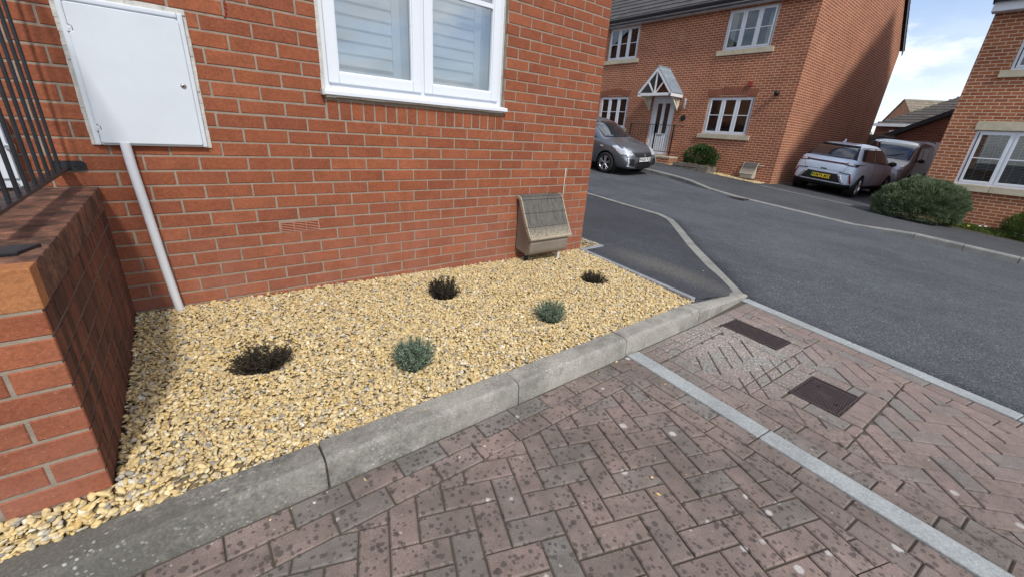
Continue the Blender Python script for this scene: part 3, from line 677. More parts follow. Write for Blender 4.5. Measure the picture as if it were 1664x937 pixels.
def one_brick(mb, a, b, c, d, place, f, jit, mi):
    ch = .0028; r = random.random()
    J = lambda: random.uniform(-jit, jit)
    a, b, c, d = a+J(), b+J(), c+J(), d+J()
    nu = max(1, int((b-a)/.075))
    us = [a+(b-a)*k/nu for k in range(nu+1)]; wob = [random.uniform(-.0009, .0009) for _ in us]; wob2 = [random.uniform(-.0009, .0009) for _ in us]
    out_b = [(u, c+w_) for u, w_ in zip(us, wob)]; out_t = [(u, d+w_) for u, w_ in zip(us, wob2)][::-1]
    ring = out_b+out_t; cx, cz = (a+b)/2, (c+d)/2; n = len(ring)
    def sh(q): return (q[0]+(ch if q[0] < a+ch else -ch if q[0] > b-ch else 0), q[1]+(ch if q[1] < cz else -ch))
    vs = [place(u, z, -.012) for u, z in ring]+[place(u, z, f-ch*.8) for u, z in ring]+[place(*sh(q), f) for q in ring]
    fs = [(i, (i+1) % n, (i+1) % n+n, i+n) for i in range(n)]+[(i+n, (i+1) % n+n, (i+1) % n+2*n, i+2*n) for i in range(n)]
    m_ = len(us)
    for i in range(m_-1): fs.append((2*n+i, 2*n+i+1, 2*n+n-2-i, 2*n+n-1-i))
    mb.mesh(vs, fs, mi, r)

# ---------------------------------------------------------------- our house
HX = 2.016; TOP = 4.95; WX0, WX1, WZ0, WZ1 = -.45, .895, 1.413, 2.47
house = empty('brick_house', (0, 0, 0), 0, 'red brick house on the left with white meter box and shuttered window', 'house')
wl = MB()
front = lambda u, z, d: (u, -d, z)
side = lambda u, z, d: (HX+d-.0035, u, z)
sold = (WX0, WX1+.005, BZ+.005, WZ0)
vent = (-.784, -.562, .590, .650)
brickwork(wl, -3.2, HX, 0.0, 3.3, front, holes=[(WX0, WX1, WZ0, WZ1), sold, vent])
brickwork(wl, 0.0+.003, 9.0, 0.0, 3.3, side, phase=-.1125/2+.056, par=1)
# soldier course under the sill
for i in range(18):
    a = WX0+.004+i*.0747; one_brick(wl, a+.005, a+.0697, BZ+.006, BZ+.108, front, .0035, .002, 0)
# reveals of the window
revr = lambda u, z, d: (WX1-d, u, z)
for k in range(0, 16):
    zb = BZ+.075*2+k*.075+.005-.0
    if zb+.065 > WZ1: break
    one_brick(wl, .002 if k % 2 else .002, .10, zb, zb+.065, lambda u, z, d: (WX1+.001-d+.003, u, z), .003, .001, 0)
# mortar faces: front with opening
def quad_grid(mb, us, zs, fn, skip, mi):
    for a, b in zip(us, us[1:]):
        for c, d in zip(zs, zs[1:]):
            um, zm = (a+b)/2, (c+d)/2
            if any(h[0] < um < h[1] and h[2] < zm < h[3] for h in skip): continue
            mb.poly([fn(a, c), fn(b, c), fn(b, d), fn(a, d)], mi)
hs = [(WX0, WX1, WZ0, WZ1), vent]
quad_grid(wl, [-3.2, vent[0], vent[1], WX0, WX1, HX-.0035], [-.2, vent[2], vent[3], WZ0, WZ1, 3.3], lambda u, z: (u, 0, z), hs, 1)
quad_grid(wl, [0, 9], [-.2, 3.3], lambda u, z: (HX-.0035, u, z), [], 1)
wl.poly([(WX1, 0, WZ0), (WX1, .12, WZ0), (WX1, .12, WZ1), (WX1, 0, WZ1)], 1); wl.poly([(WX0, 0, WZ0), (WX0, .12, WZ0), (WX0, .12, WZ1), (WX0, 0, WZ1)], 1)
wl.poly([(WX0, 0, WZ1), (WX1, 0, WZ1), (WX1, .12, WZ1), (WX0, .12, WZ1)], 1)
wl.build('wall', [m_brick, m_mortar], house, fixn=False)
up_ = MB(); up_.box(-7, HX, -.003, 9, 3.3, TOP); up_.box(-7, -3.2, -.003, 9, -.2, 3.3); up_.build('upper_wall', m_far, house)
lt = MB(); lt.box(WX0-.15, WX1+.15, -.012, .1, WZ1, WZ1+.215, ch=.004); lt.build('lintel', m_stone, house)

def tile_roof(mb, x0, x1, y0, y1, ze, zr, axis, course=.30, mi=0, over=0.0, hip=0.0):
    """stepped tile courses from eave (y0 or x0 side) up to the ridge; axis='y': ridge along y, slope rises in x from x0 (ze) to x1 (zr)"""
    n = max(2, int(math.hypot(x1-x0, zr-ze)/course)); dx, dz = (x1-x0)/n, (zr-ze)/n
    L = math.hypot(dx, dz); nx, nz = -dz/L*(1 if dx > 0 else -1), abs(dx)/L
    nt_ = max(1, int(abs(y1-y0)/.33))
    for i in range(n):
        xa, za = x0+dx*i-dx*.10, ze+dz*i-dz*.10; xb, zb = x0+dx*(i+1), ze+dz*(i+1); t = .032
        A = [(xa+nx*t, za+nz*t), (xb+nx*.006, zb+nz*.006), (xb, zb-.03), (xa, za)]
        yh = y1-hip*abs(dx)*(i+.5)
        for j in range(nt_):
            ya, yb = y0+(yh-y0)*j/nt_, y0+(yh-y0)*(j+1)/nt_
            mb.prism(A, (lambda u, v, d: (u, d, v)) if axis == 'y' else (lambda u, v, d: (d, u, v)), ya+.002, yb-.002, mi, random.random())
rf = MB(); tile_roof(rf, -.35, 4.5, -7, HX+.15, TOP-.1, TOP+4.0, 'x'); tile_roof(rf, 9.35, 4.5, -7, HX+.15, TOP-.1, TOP+4.0, 'x'); rf.build('roof', m_roof, house)
gb = MB(); gb.prism([(-.0, TOP), (9, TOP), (4.5, TOP+3.75)], lambda u, v, d: (d, u, v), HX-.25, HX, 0); gb.build('gable', m_far, house)
fa = MB(); fa.box(-7, HX+.1, -.36, -.33, TOP-.25, TOP-.06); fa.box(-7, HX+.1, -.33, -.004, TOP-.22, TOP-.20); fa.build('fascia', m_upvc, house)

# air vent (terracotta louvres)
vb = MB(); a, b, c, d = vent
vb.box(a, b, .02, .03, c, d, 1)
for i in range(6):
    z = c+.002+i*(d-c-.008)/5; vb.box(a, b, -.006, .012, z, z+.0040, 0, ch=.001)
for i in range(4): x = a+i*(b-a-.004)/3; vb.box(x, x+.004, -.004, .012, c, d, 0)
vb.build('air_vent', [m_terra, m_dark], house)

# window, frame set back in the opening
def bx_frame(mb, x0, x1, z0, z1, y0, y1, t, mi=0, ch=.004, tb=None):
    tb = tb or t
    mb.box(x0, x0+t, y0, y1, z0, z1, mi, ch=ch); mb.box(x1-t, x1, y0, y1, z0, z1, mi, ch=ch)
    mb.box(x0+t, x1-t, y0+.0007, y1, z0, z0+tb, mi, ch=ch); mb.box(x0+t, x1-t, y0+.0007, y1, z1-t, z1, mi, ch=ch)
wf = MB(); fy0 = .040
bx_frame(wf, WX0+.004, WX1-.006, WZ0+.027, WZ1-.003, fy0, fy0+.07, .050)
XM = .213
wf.box(XM-.022, XM+.022, fy0-.001, fy0+.06, WZ0+.07, WZ1-.05, ch=.003)
win = wf.build('window', m_upvc, house)
def sash(x0, x1, z0, z1):
    s = MB(); bx_frame(s, x0, x1, z0, z1, fy0-.016, fy0+.04, .062, ch=.006); 
    bx_frame(s, x0+.058, x1-.058, z0+.058, z1-.058, fy0-.006, fy0+.02, .012, ch=.003)
    s.build('sash', m_upvc, win)
    g_ = MB(); g_.box(x0+.064, x1-.064, fy0+.012, fy0+.016, z0+.064, z1-.064); g_.build('pane', m_glass, win)
    return x0+.07, x1-.07, z0+.07, z1-.07
def shutters(x0, x1, z0, z1):
    s = MB(); yb = .175
    bx_frame(s, x0-.03, x1-.018, z0-.03, z1+.03, yb-.014, yb+.014, .055, ch=.003)
    z = z0+.055
    while z < z1-.03:
        # louvre blade, tilted almost shut
        s.prism([(yb-.012, z-.004), (yb-.006, z-.008), (yb+.012, z+.070), (yb+.006, z+.074)], lambda u, v, d: (d, u, v), x0+.026, x1-.075)
        z += .0715
    s.build('shutter_panel', m_shut, win)
b1 = sash(WX0+.040, XM-.010, WZ0+.062, WZ1-.035); b2 = sash(XM+.012, WX1-.042, WZ0+.062, WZ1-.035)
shutters(*b1); shutters(*b2)
tb = MB(); tb.box(XM+.30, WX1-.10, fy0-.002, fy0+.010, 2.085, 2.115, ch=.003); tb.build('glazing_bar', m_upvc, win)
sl = MB()
sl.prism([(.05, WZ0+.030), (.02, WZ0+.029), (-.038, WZ0+.018), (-.044, WZ0+.013), (-.044, WZ0-.007), (-.036, WZ0-.007), (-.036, WZ0+.006), (.05, WZ0+.012)], lambda u, v, d: (d, u, v), WX0-.018, WX1+.010)
sl.build('sill', m_upvc, win, bevel=.0015)
def bead(parts):
    q = MB()
    for b_ in parts: q.box(*b_, ch=.002)
    q.build('sealant', m_seal, win)
bead([(WX0-.010-random.random()*.004, WX0+.008, -.006, .02, WZ0+.02+k*.042, WZ0+.063+k*.042) for k in range(26)]+[(WX0-.022, WX0-.008, -.046, .0, WZ0-.012, WZ0+.022)])
bead([(WX1-.008, WX1-.001, .03, .055+random.random()*.003, WZ0+.03+k*.042, WZ0+.072+k*.042) for k in range(26)])
x = WX0; L_s = []
while x < WX1-.02:
    L = random.uniform(.03, .09); L_s.append((x, min(x+L, WX1), -.030, .0, WZ0-.019+random.uniform(-.003, .002), WZ0-.004)); x += L
bead(L_s)
rm = MB(); rm.box(WX0-.6, WX1+.6, .20, 2.2, 1.0, 2.9); rm.build('room', m_roomwhite, house, fixn=True)

# ---------------------------------------------------------------- landing wall with cap and railing
PX, PY, CZ = -1.548, -1.375, .892
land = empty('entrance_landing', (-2.2, -.7, 0), 0, 'raised brick entrance landing wall with stained side and brick on edge cap', 'landing wall')
def inv(o, root):
    o.parent = root; o.matrix_parent_inverse = root.matrix_world.inverted() if 0 else Matrix.Translation(-Vector(root.location)); return o
lw = MB()
lf = lambda u, z, d: (u, PY-d, z); lsd = lambda u, z, d: (PX+d, u, z)
BZ_save = BZ
BZ = CZ-.110
brickwork(lw, -3.1, PX+.0035, 0, CZ-.112, lf, phase=PX+.0035+.005, par=0, mi=0)
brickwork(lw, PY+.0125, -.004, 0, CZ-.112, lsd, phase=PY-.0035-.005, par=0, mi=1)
BZ = BZ_save
lw.poly([(-3.1, PY, -.1), (PX, PY, -.1), (PX, PY, CZ-.004), (-3.1, PY, CZ-.004)], 2); lw.poly([(PX, PY, -.1), (PX, 0, -.1), (PX, 0, CZ-.004), (PX, PY, CZ-.004)], 3)
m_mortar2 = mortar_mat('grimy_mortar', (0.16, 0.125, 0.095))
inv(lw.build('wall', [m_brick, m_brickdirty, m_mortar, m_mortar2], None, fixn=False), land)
cp = MB(); y = PY-.006
n = 19; pitch = (0-y)/n
for i in range(n):
    cp.box(PX-.213, PX+.006, y+i*pitch+.004, y+(i+1)*pitch-.004, CZ-.107, CZ+random.uniform(-.001, .001), 0 if i else 1, random.random(), ch=.004)
cp.box(PX-.22, PX+.001, PY, -.002, CZ-.106, CZ-.003, 2)
x = PX-.221
for i in range(6): cp.box(x-(i+1)*.215+.004, x-i*.215-.004, PY-.006, PY+.069, CZ-.107, CZ, 1, random.random(), ch=.004)
inv(cp.build('cap', [m_bricktop, m_brickcap, m_mortar2], None), land)
ld = MB()
for i in range(7):
    for j in range(6): ld.box(-1.79-(i+1)*.215+.004, -1.79-i*.215-.004, -1.33+j*.22+.003, -1.33+(j+1)*.22-.003, CZ-.06, CZ-.004, 0, random.random(), ch=.003)
ld.box(-3.1, -1.77, PY+.01, -.002, .0, CZ-.012, 1)
inv(ld.build('landing_slab', [m_bricktop, m_mortar2], None), land)
dirt = MB()
rail = empty('railing', (-1.64, -.7, CZ), 0, 'black metal railing fixed to the landing wall beside the house', 'railing')
rb = MB(); rb.box(-1.662, -1.616, -1.13, -.038, .976, .985, ch=.001)
inv(rb.build('bottom_rail', m_black, None), rail)
rt_ = MB(); rt_.box(-1.649, -1.629, -1.13, -.02, 1.985, 1.993, ch=.001); inv(rt_.build('top_rail', m_black, None), rail)
for i in range(12):
    y = -.095-i*.1165
    if y < -1.12: break
    q = MB(); q.tube([(-1.639, y, .984), (-1.639, y, 1.99)], .0066, 10); inv(q.build('bar', m_black, None, smooth=True, angle=50), rail)
bk = MB()
bk.prism([(-1.665, .970), (-1.572, .970), (-1.562, .978), (-1.562, 1.004), (-1.574, 1.014), (-1.665, 1.014)], lambda u, v, d: (u, d, v), -.0125, -.0055)
for xx in (-1.60, -1.577): bk.lathe([(.0001, -.016), (.004, -.0155), (.005, -.0125)], 12, 'y', (xx, 0, .992))
bk.box(-1.662, -1.62, -.045, -.006, .976, .983); inv(bk.build('wall_bracket', m_black, None), rail)
ft = MB(); ft.box(-1.72, -1.585, -1.235, -1.155, CZ+.001, CZ+.009, ch=.001)
ft.v = [(vx+(0.03 if vy > -1.19 else 0), vy, vz) for vx, vy, vz in ft.v]
inv(ft.build('foot_plate', m_black, None), rail)
po = MB(); po.box(-1.712, -1.70, -1.20, -1.188, CZ+.008, .98, ch=.002); inv(po.build('stay', m_black, None), rail)
cb = empty('small_cabinet', (-1.88, -.05, CZ), 0, 'white plastic cabinet partly hidden behind the black railing', 'cabinet')
q = MB(); q.box(-2.02, -1.765, -.055, -.004, CZ+.01, 1.195, ch=.004); inv(q.build('body', m_meter, None), cb)
q = MB(); q.box(-2.01, -1.775, -.066, -.056, 1.075, 1.188, ch=.003); q.box(-2.01, -1.775, -.066, -.056, CZ+.05, 1.068, ch=.003); inv(q.build('door', m_meter, None), cb)
q = MB(); q.box(-1.782, -1.752, -.072, -.060, 1.062, 1.086, ch=.002); inv(q.build('hinge', m_steel, None), cb)
for xx in (-1.79, -1.84):
    q = MB(); q.lathe([(.0001, -.069), (.006, -.069), (.006, -.064)], 12, 'y', (xx, 0, .925)); inv(q.build('screw', m_steel, None), cb)

# ---------------------------------------------------------------- meter cabinet, pipe, small wall things
mc = empty('meter_cabinet', (-1.29, 0, 1.09), 0, 'large white electricity meter cabinet on the brick wall', 'meter box')
q = MB(); bx_frame(q, -1.505, -1.075, 1.088, 1.695, -.030, -.004, .022, ch=.006); q.box(-1.49, -1.09, -.018, -.004, 1.10, 1.685)
inv(q.build('frame', m_meter, None), mc)
q = MB(); q.prism([(-1.480, 1.098), (-1.098, 1.098), (-1.094, 1.104), (-1.094, 1.655), (-1.104, 1.666), (-1.476, 1.666), (-1.482, 1.660), (-1.482, 1.58), (-1.470, 1.574), (-1.470, 1.556), (-1.484, 1.550), (-1.484, 1.18), (-1.470, 1.172), (-1.470, 1.154), (-1.482, 1.148), (-1.482, 1.104)], lambda u, v, d: (u, d, v), -.0385, -.020)
inv(q.build('door', m_meter, None, bevel=.003), mc)
q = MB(); q.lathe([(.0001, -.046), (.006, -.046), (.0075, -.044), (.011, -.043), (.0125, -.040), (.0125, -.036)], 24, 'y', (-1.126, 0, 1.378)); lock = inv(q.build('lock', m_steel, None, smooth=True), mc)
q = MB(); q.lathe([(.0001, -.0472), (.0042, -.0472), (.0042, -.045)], 16, 'y', (-1.126, 0, 1.378)); o = q.build('keyhole', m_dark); inv(o, mc)
for z in (1.565, 1.163):
    q = MB(); q.box(-1.490, -1.472, -.036, -.026, z-.012, z+.012, ch=.002); q.lathe([(.0001, -.0385), (.003, -.038), (.003, -.035)], 10, 'y', (-1.481, 0, z)); inv(q.build('hinge', m_blackp if 0 else m_meter, None), mc)
def blob_edge(x0, z0, x1, z1, n):
    q = MB()
    for i in range(n):
        t0, t1 = i/n, (i+1)/n; ax, az = x0+(x1-x0)*t0, z0+(z1-z0)*t0; bx_, bz = x0+(x1-x0)*t1, z0+(z1-z0)*t1; w_ = .011+random.random()*.005
        q.box(min(ax, bx_)-w_, max(ax, bx_)+w_, -.010-random.random()*.006, -.002, min(az, bz)-w_, max(az, bz)+w_, ch=.003)
    inv(q.build('sealant', m_seal, None), mc)
blob_edge(-1.507, 1.10, -1.507, 1.70, 22); blob_edge(-1.505, 1.702, -1.075, 1.702, 16); blob_edge(-1.072, 1.10, -1.072, 1.69, 22)
q = MB(); q.tube([(-1.401, -.032, 1.10), (-1.399, -.032, 1.0), (-1.386, -.034, .75), (-1.372, -.036, .45), (-1.352, -.038, .16)], .0205, 20)
tag(q.build('cable_duct', m_pipe, smooth=True, angle=50), 'white plastic pipe running down from the meter cabinet into gravel', 'pipe')
q = MB(); pts = [(-.886+.004*math.cos(t*.9)-.002*t/40, -.009+.003*math.sin(t*.9), 1.95-t*.0028) for t in range(80)]
q.tube(pts, .0022, 6); q.lathe([(.0001, -.008), (.005, -.008), (.006, -.004)], 10, 'y', (-.897, 0, 1.722), 0)
tag(q.build('red_cable', m_redpl, smooth=True), 'short coiled red cable hanging on the brick wall near its top', 'cable')
q = MB(); q.tube([(1.665, -.006, .975), (1.663, -.007, .90), (1.658, -.010, .84), (1.655, -.012, .76), (1.652, -.02, .70)], .0032, 6)
tag(q.build('thin_cable', m_cream, smooth=True), 'thin cream cable rising from the gas meter box', 'cable')

# gas meter box
def gas_box(x0, x1, zb, zt, depth, y0, body_m, lid_m, edge_m, label, xform=None):
    root = empty('gas_meter_box', (0, 0, 0), 0, label, 'gas box', 'gas meter boxes at the house walls'); H_ = zt-zb
    P_ = xform or (lambda u, v, d: (d, y0-u, v))
    body = [(.0, zb+.02), (depth*.75, zb), (depth*.88, zb+.008), (depth*.96, zb+.035), (depth*.98, zb+H_*.22), (depth*.93, zb+H_*.32), (depth*.24, zt-.06), (.0, zt-.03)]
    q = MB(); q.prism(body, P_, x0+.022, x1-.022); q.build('body', body_m, root, bevel=.018)
    # tiled lid: profile thick shell in four steps
    top = [(0, zt), (depth*.22, zt-.012), (depth*.30, zt-.035), (depth*.52, zb+H_*.72), (depth*.78, zb+H_*.50), (depth*1.0, zb+H_*.345), (depth*1.05, zb+H_*.315)]
    q = MB()
    for (a, b) in zip(top, top[1:]):
        L = math.hypot(b[0]-a[0], b[1]-a[1]); nx, nz = (a[1]-b[1])/L, (b[0]-a[0])/L
        q.prism([(a[0]+nx*.002, a[1]+nz*.002), (b[0]+nx*.008, b[1]+nz*.008), (b[0]-nx*.012, b[1]-nz*.012), (a[0]-nx*.016, a[1]-nz*.016)], P_, x0+.014, x1-.014)
    q.build('lid', lid_m, root, bevel=.002)
    q = MB()
    for xa, xb in ((x0, x0+.014), (x1-.014, x1)):
        for (a, b) in zip(top, top[1:]):
            L = math.hypot(b[0]-a[0], b[1]-a[1]); nx, nz = (a[1]-b[1])/L, (b[0]-a[0])/L
            q.prism([(a[0]+nx*.006, a[1]+nz*.006), (b[0]+nx*.006, b[1]+nz*.006), (b[0]-nx*.026, b[1]-nz*.026), (a[0]-nx*.026, a[1]-nz*.026)], P_, xa, xb)
    a = top[-1]; q.prism([(a[0]-.012, a[1]+.022), (a[0]+.008, a[1]+.004), (a[0]+.004, a[1]-.012), (a[0]-.02, a[1]-.008)], P_, x0, x1)
    q.build('lid_edge', edge_m, root, bevel=.004)
    return root
gbx = gas_box(1.085, 1.60, .228, .742, .225, 0, m_gasbody, m_lid, m_lidedge, 'weathered brown gas meter box on the near wall above the gravel')
gbx.location = (0, -.006, 0)
q = MB(); q.tube([(1.165, -.10, .245), (1.165, -.10, .205)], .016, 14, 0); q.tube([(1.165, -.10, .21), (1.165, -.10, .10)], .020, 14, 1); q.build('pipe', [m_pipe, m_blackp], gbx, smooth=True, angle=40)
q = MB(); q.tube([(1.52, -.16, .245), (1.52, -.16, .13)], .012, 12); q.build('pipe', m_pipe, gbx, smooth=True, angle=40)

# ---------------------------------------------------------------- gravel
PLANTS = [(-1.06, -.745, .135, .060), (.10, -.475, .085, .045), (1.39, -.745, .090, .050), (-.45, -1.15, .055, .015), (.545, -1.11, .055, .015)]
def edge_x(y): return 1.835+(y+1.43)*.2/1.43 if y < 0 else 2.40+y*.03
def gz(x, y):
    hw = .212-.021*(x+1.4); hw = max(.142, min(.215, hw)); t = min(1, max(0, -y/1.43)); h = hw+(.112-hw)*t**1.4
    w_ = 1-sstep(x, PX, PX+.45)
    h = h+(max(h, .188-.072*sstep(-y, PY*-1+.005, 1.435))-h)*w_
    for px, py, r, dp in PLANTS:
        d = math.hypot(x-px, (y-py)*1.1)
        if d < r*1.5: h -= dp*(1-sstep(d, r*.55, r*1.5))
        h += dp*.22*math.exp(-((d-r*1.6)/(r*.35))**2)
    h += .004*mnoise(Vector((x*3, y*3, 0)))
    return h
bed = MB(); nx, ny = 180, 76
for (X0, X1, Y0, Y1, nx, ny) in ((-3.2, 2.04, -1.44, -.002, 200, 70), (2.02, 2.58, .0, 8.0, 4, 40)):
    b0 = len(bed.v)
    for j in range(ny+1):
        for i in range(nx+1):
            x, y = X0+(X1-X0)*i/nx, Y0+(Y1-Y0)*j/ny
            z = (gz(x, y) if y <= 0 else .135+.02*max(0, y-3.6))-.018
            if x < PX-.02 and y > PY+.02 or x > edge_x(y)+.02: z -= .12
            bed.v.append((x, y, z))
    for j in range(ny):
        for i in range(nx):
            q_ = b0+j*(nx+1)+i; bed.f.append((q_, q_+1, q_+nx+2, q_+nx+1)); bed.m.append(0); bed.r.append(.5)
struct(bed.build('soil', m_soil, fixn=False, smooth=True), 'dark soil under the gravel')
def ico(sub):
    bm = bmesh.new(); bmesh.ops.create_icosphere(bm, subdivisions=sub, radius=1); bm.verts.index_update()
    v = np.array([q.co[:] for q in bm.verts]); f = np.array([[q.index for q in fc.verts] for fc in bm.faces]); bm.free(); return v, f
def stones(name, pts, sizes, mat, sub=2, nvar=14):
    V0, F0 = ico(sub); tm = []
    for k in range(nvar):
        v = V0.copy(); off = rng.uniform(0, 50, 3)
        nn = np.array([mnoise(Vector(tuple(q*1.1+off))) for q in v]); v = v*(1+.42*nn[:, None])
        for _ in range(4):   # knapped flat faces
            d = rng.normal(size=3); d /= np.linalg.norm(d); h = rng.uniform(.36, .75); s_ = v@d; v = v-np.outer(np.maximum(0, s_-h), d)
        tm.append(v)
    N = len(pts); nv, nf = len(V0), len(F0); Vs = np.zeros((N, nv, 3)); tid = rng.integers(0, nvar, N)
    for k in range(nvar):
        sel = np.where(tid == k)[0]; n_ = len(sel)
        if not n_: continue
        a = rng.uniform(0, 2*PI, n_); tilt = rng.normal(0, .42, (n_, 2))
        sc = np.stack([sizes[sel]*rng.uniform(.9, 1.5, n_), sizes[sel]*rng.uniform(.6, 1.0, n_), sizes[sel]*rng.uniform(.30, .58, n_)], 1)
        v = tm[k][None]*sc[:, None, :]
        cx, sx = np.cos(tilt[:, 0]), np.sin(tilt[:, 0]); y_ = v[..., 1]*cx[:, None]-v[..., 2]*sx[:, None]; z_ = v[..., 1]*sx[:, None]+v[..., 2]*cx[:, None]; v = np.stack([v[..., 0], y_, z_], -1)
        cx, sx = np.cos(tilt[:, 1]), np.sin(tilt[:, 1]); x_ = v[..., 0]*cx[:, None]+v[..., 2]*sx[:, None]; z_ = -v[..., 0]*sx[:, None]+v[..., 2]*cx[:, None]; v = np.stack([x_, v[..., 1], z_], -1)
        ca, sa = np.cos(a), np.sin(a); x_ = v[..., 0]*ca[:, None]-v[..., 1]*sa[:, None]; y_ = v[..., 0]*sa[:, None]+v[..., 1]*ca[:, None]
        Vs[sel] = np.stack([x_, y_, v[..., 2]], -1)+pts[sel][:, None, :]
    Fs = (F0[None]+np.arange(N)[:, None, None]*nv).reshape(-1, 3)
    me = bpy.data.meshes.new(name); me.vertices.add(N*nv); me.vertices.foreach_set('co', Vs.reshape(-1))
    me.loops.add(N*nf*3); me.loops.foreach_set('vertex_index', Fs.reshape(-1)); me.polygons.add(N*nf)
    me.polygons.foreach_set('loop_start', np.arange(N*nf)*3); me.polygons.foreach_set('loop_total', np.full(N*nf, 3))
    me.polygons.foreach_set('use_smooth', np.ones(N*nf, bool)); me.update(calc_edges=True)
    a_ = me.attributes.new('rnd', 'FLOAT', 'FACE'); a_.data.foreach_set('value', np.repeat(rng.uniform(0, 1, N), nf))
    me.materials.append(mat); o = bpy.data.objects.new(name, me); C.objects.link(o); return o
pts, sz = [], []
def scatter(x0, x1, y0, y1, dens, smin, smax, lift, cond):
    n = int((x1-x0)*(y1-y0)*dens)
    for _ in range(n):
        x, y = random.uniform(x0, x1), random.uniform(y0, y1)
        if not cond(x, y): continue
        s_ = smin+(smax-smin)*random.random()**1.7
        hole = any(math.hypot(x-px, y-py) < r*.55 for px, py, r, dp in PLANTS[:3])
        if hole and random.random() < .85: continue
        pts.append((x, y, (gz(x, y) if y <= 0 else .135+.02*max(0, y-3.6))-.004+random.uniform(-.012, .006)+lift)); sz.append(s_)
inb = lambda x, y: (x > PX+.008 or y < PY-.008) and x < edge_x(y)-.008 and y < -.008
scatter(-2.6, 2.04, -1.434, 0, 12500, .0062, .0126, 0, inb)
scatter(-2.6, 2.04, -1.434, 0, 900, .011, .0155, .003, inb)
scatter(-2.6, -1.40, -1.434, PY, 11000, .010, .0165, .006, inb)
scatter(2.03, 2.5, .03, 5, 3600, .006, .012, 0, lambda x, y: HX+.01 < x < edge_x(y)-.012)
o = stones('gravel', np.array(pts), np.array(sz), m_gravel); tag(o, 'golden buff pea shingle filling the bed below the house wall', 'gravel', kind='stuff')
# a few strays on the paving, kerb and footpath
sp_, ss_ = [], []
for _ in range(46):
    x, y = random.choice([(random.uniform(-1.9, 1.0), random.uniform(-2.4, -1.60)), (random.uniform(2.05, 3.3), random.uniform(-1.3, .2)), (random.uniform(3.0, 9.0), random.uniform(-3.0, 3.0))])
    if random.random() < .75 and y < -1.6: y = -1.575-abs(random.gauss(0, .03))
    z = .003
    if 2.05 < x < 3.6 and y > -1.4:
        z = .09 if x < 2.4 else .05
        if x > 2.9+.9*(y+1.2): z = .012
    sp_.append((x, y, z)); ss_.append(random.uniform(.003, .009))
sp_ += [(.03, -2.299, .004), (-1.28, -1.50, .118), (-.55, -1.485, .12)]; ss_ += [.010, .011, .006]
o = stones('loose_stones', np.array(sp_), np.array(ss_), m_gravel); tag(o, 'scattered loose pebbles on the paving and footpath', 'gravel', kind='stuff')

# ---------------------------------------------------------------- plants
def leaf(mb, p, d, L, W, r, mi=0, curl=.15):
    d = d.normalized(); a = Vector((random.gauss(0, 1), random.gauss(0, 1), random.gauss(0, 1))); s_ = d.cross(a).normalized(); n_ = s_.cross(d)
    q0 = p; q1 = p+d*L*.5+s_*W*.5+n_*curl*L*.3; q2 = p+d*L; q3 = p+d*L*.5-s_*W*.5+n_*curl*L*.3
    mb.poly([q0, q1, q2, q3], mi, r)
def small_shrub(name, x, y, rad, hgt, nst, nl, lw_, ll, mat, label, cat, spread=1.0, sparse=0, base=None, group=None):
    root = empty(name, (x, y, 0), 0, label, cat, group); z0 = gz(x, y)-.02 if base is None else base
    st = MB(); lf_ = MB()
    for i in range(nst):
        a = random.uniform(0, 2*PI); rr = rad*math.sqrt(random.random())*spread; h = hgt*(1-.35*(rr/rad)**2)*random.uniform(.72, 1.12)
        b0 = Vector((random.gauss(0, rad*.12), random.gauss(0, rad*.12), z0)); tip = Vector((rr*math.cos(a), rr*math.sin(a), z0+h))
        mid = b0.lerp(tip, .5)+Vector((math.cos(a), math.sin(a), 0))*rad*.10
        P_ = [b0, b0.lerp(mid, .6), mid, mid.lerp(tip, .6), tip]; st.tube(P_, [.0018, .0016, .0014, .0011, .0006], 4, cap=False)
        for k in range(nl):
            t = .25+.75*(k+random.random())/nl; p_ = (b0.lerp(mid, t*2) if t < .5 else mid.lerp(tip, t*2-1))
            dd = (tip-b0).normalized()*random.uniform(.3, 1.0)+Vector((random.gauss(0, .7), random.gauss(0, .7), random.gauss(.1, .4)))
            leaf(lf_, p_, dd, ll*random.uniform(.7, 1.25), lw_, random.random())
    lf_.build('foliage', mat, root, fixn=False); st.build('stem', m_stem, root)
small_shrub('dark_shrub', -1.06, -.745, .150, .105, 150, 26, .0052, .014, m_ldark, 'low dark purple brown shrub sunk in the gravel nearest the landing wall', 'shrub', group='dark shrubs planted in the gravel')
small_shrub('dark_shrub', .10, -.475, .118, .195, 105, 30, .0062, .016, m_ldark, 'dark spiky shrub close under the wall between window and gas box', 'shrub', group='dark shrubs planted in the gravel')
small_shrub('dark_shrub', 1.39, -.745, .125, .140, 105, 28, .0060, .014, m_ldark, 'small dark shrub in the gravel near the footpath edging', 'shrub', group='dark shrubs planted in the gravel')
small_shrub('grey_green_shrub', -.45, -1.15, .120, .180, 140, 34, .0052, .015, m_lgrey, 'larger grey green shrub in the gravel nearest the kerb', 'shrub', group='grey green shrubs planted in the gravel')
small_shrub('grey_green_shrub', .545, -1.11, .116, .160, 120, 32, .0052, .014, m_lgrey, 'smaller grey green shrub in the gravel toward the right', 'shrub', group='grey green shrubs planted in the gravel')

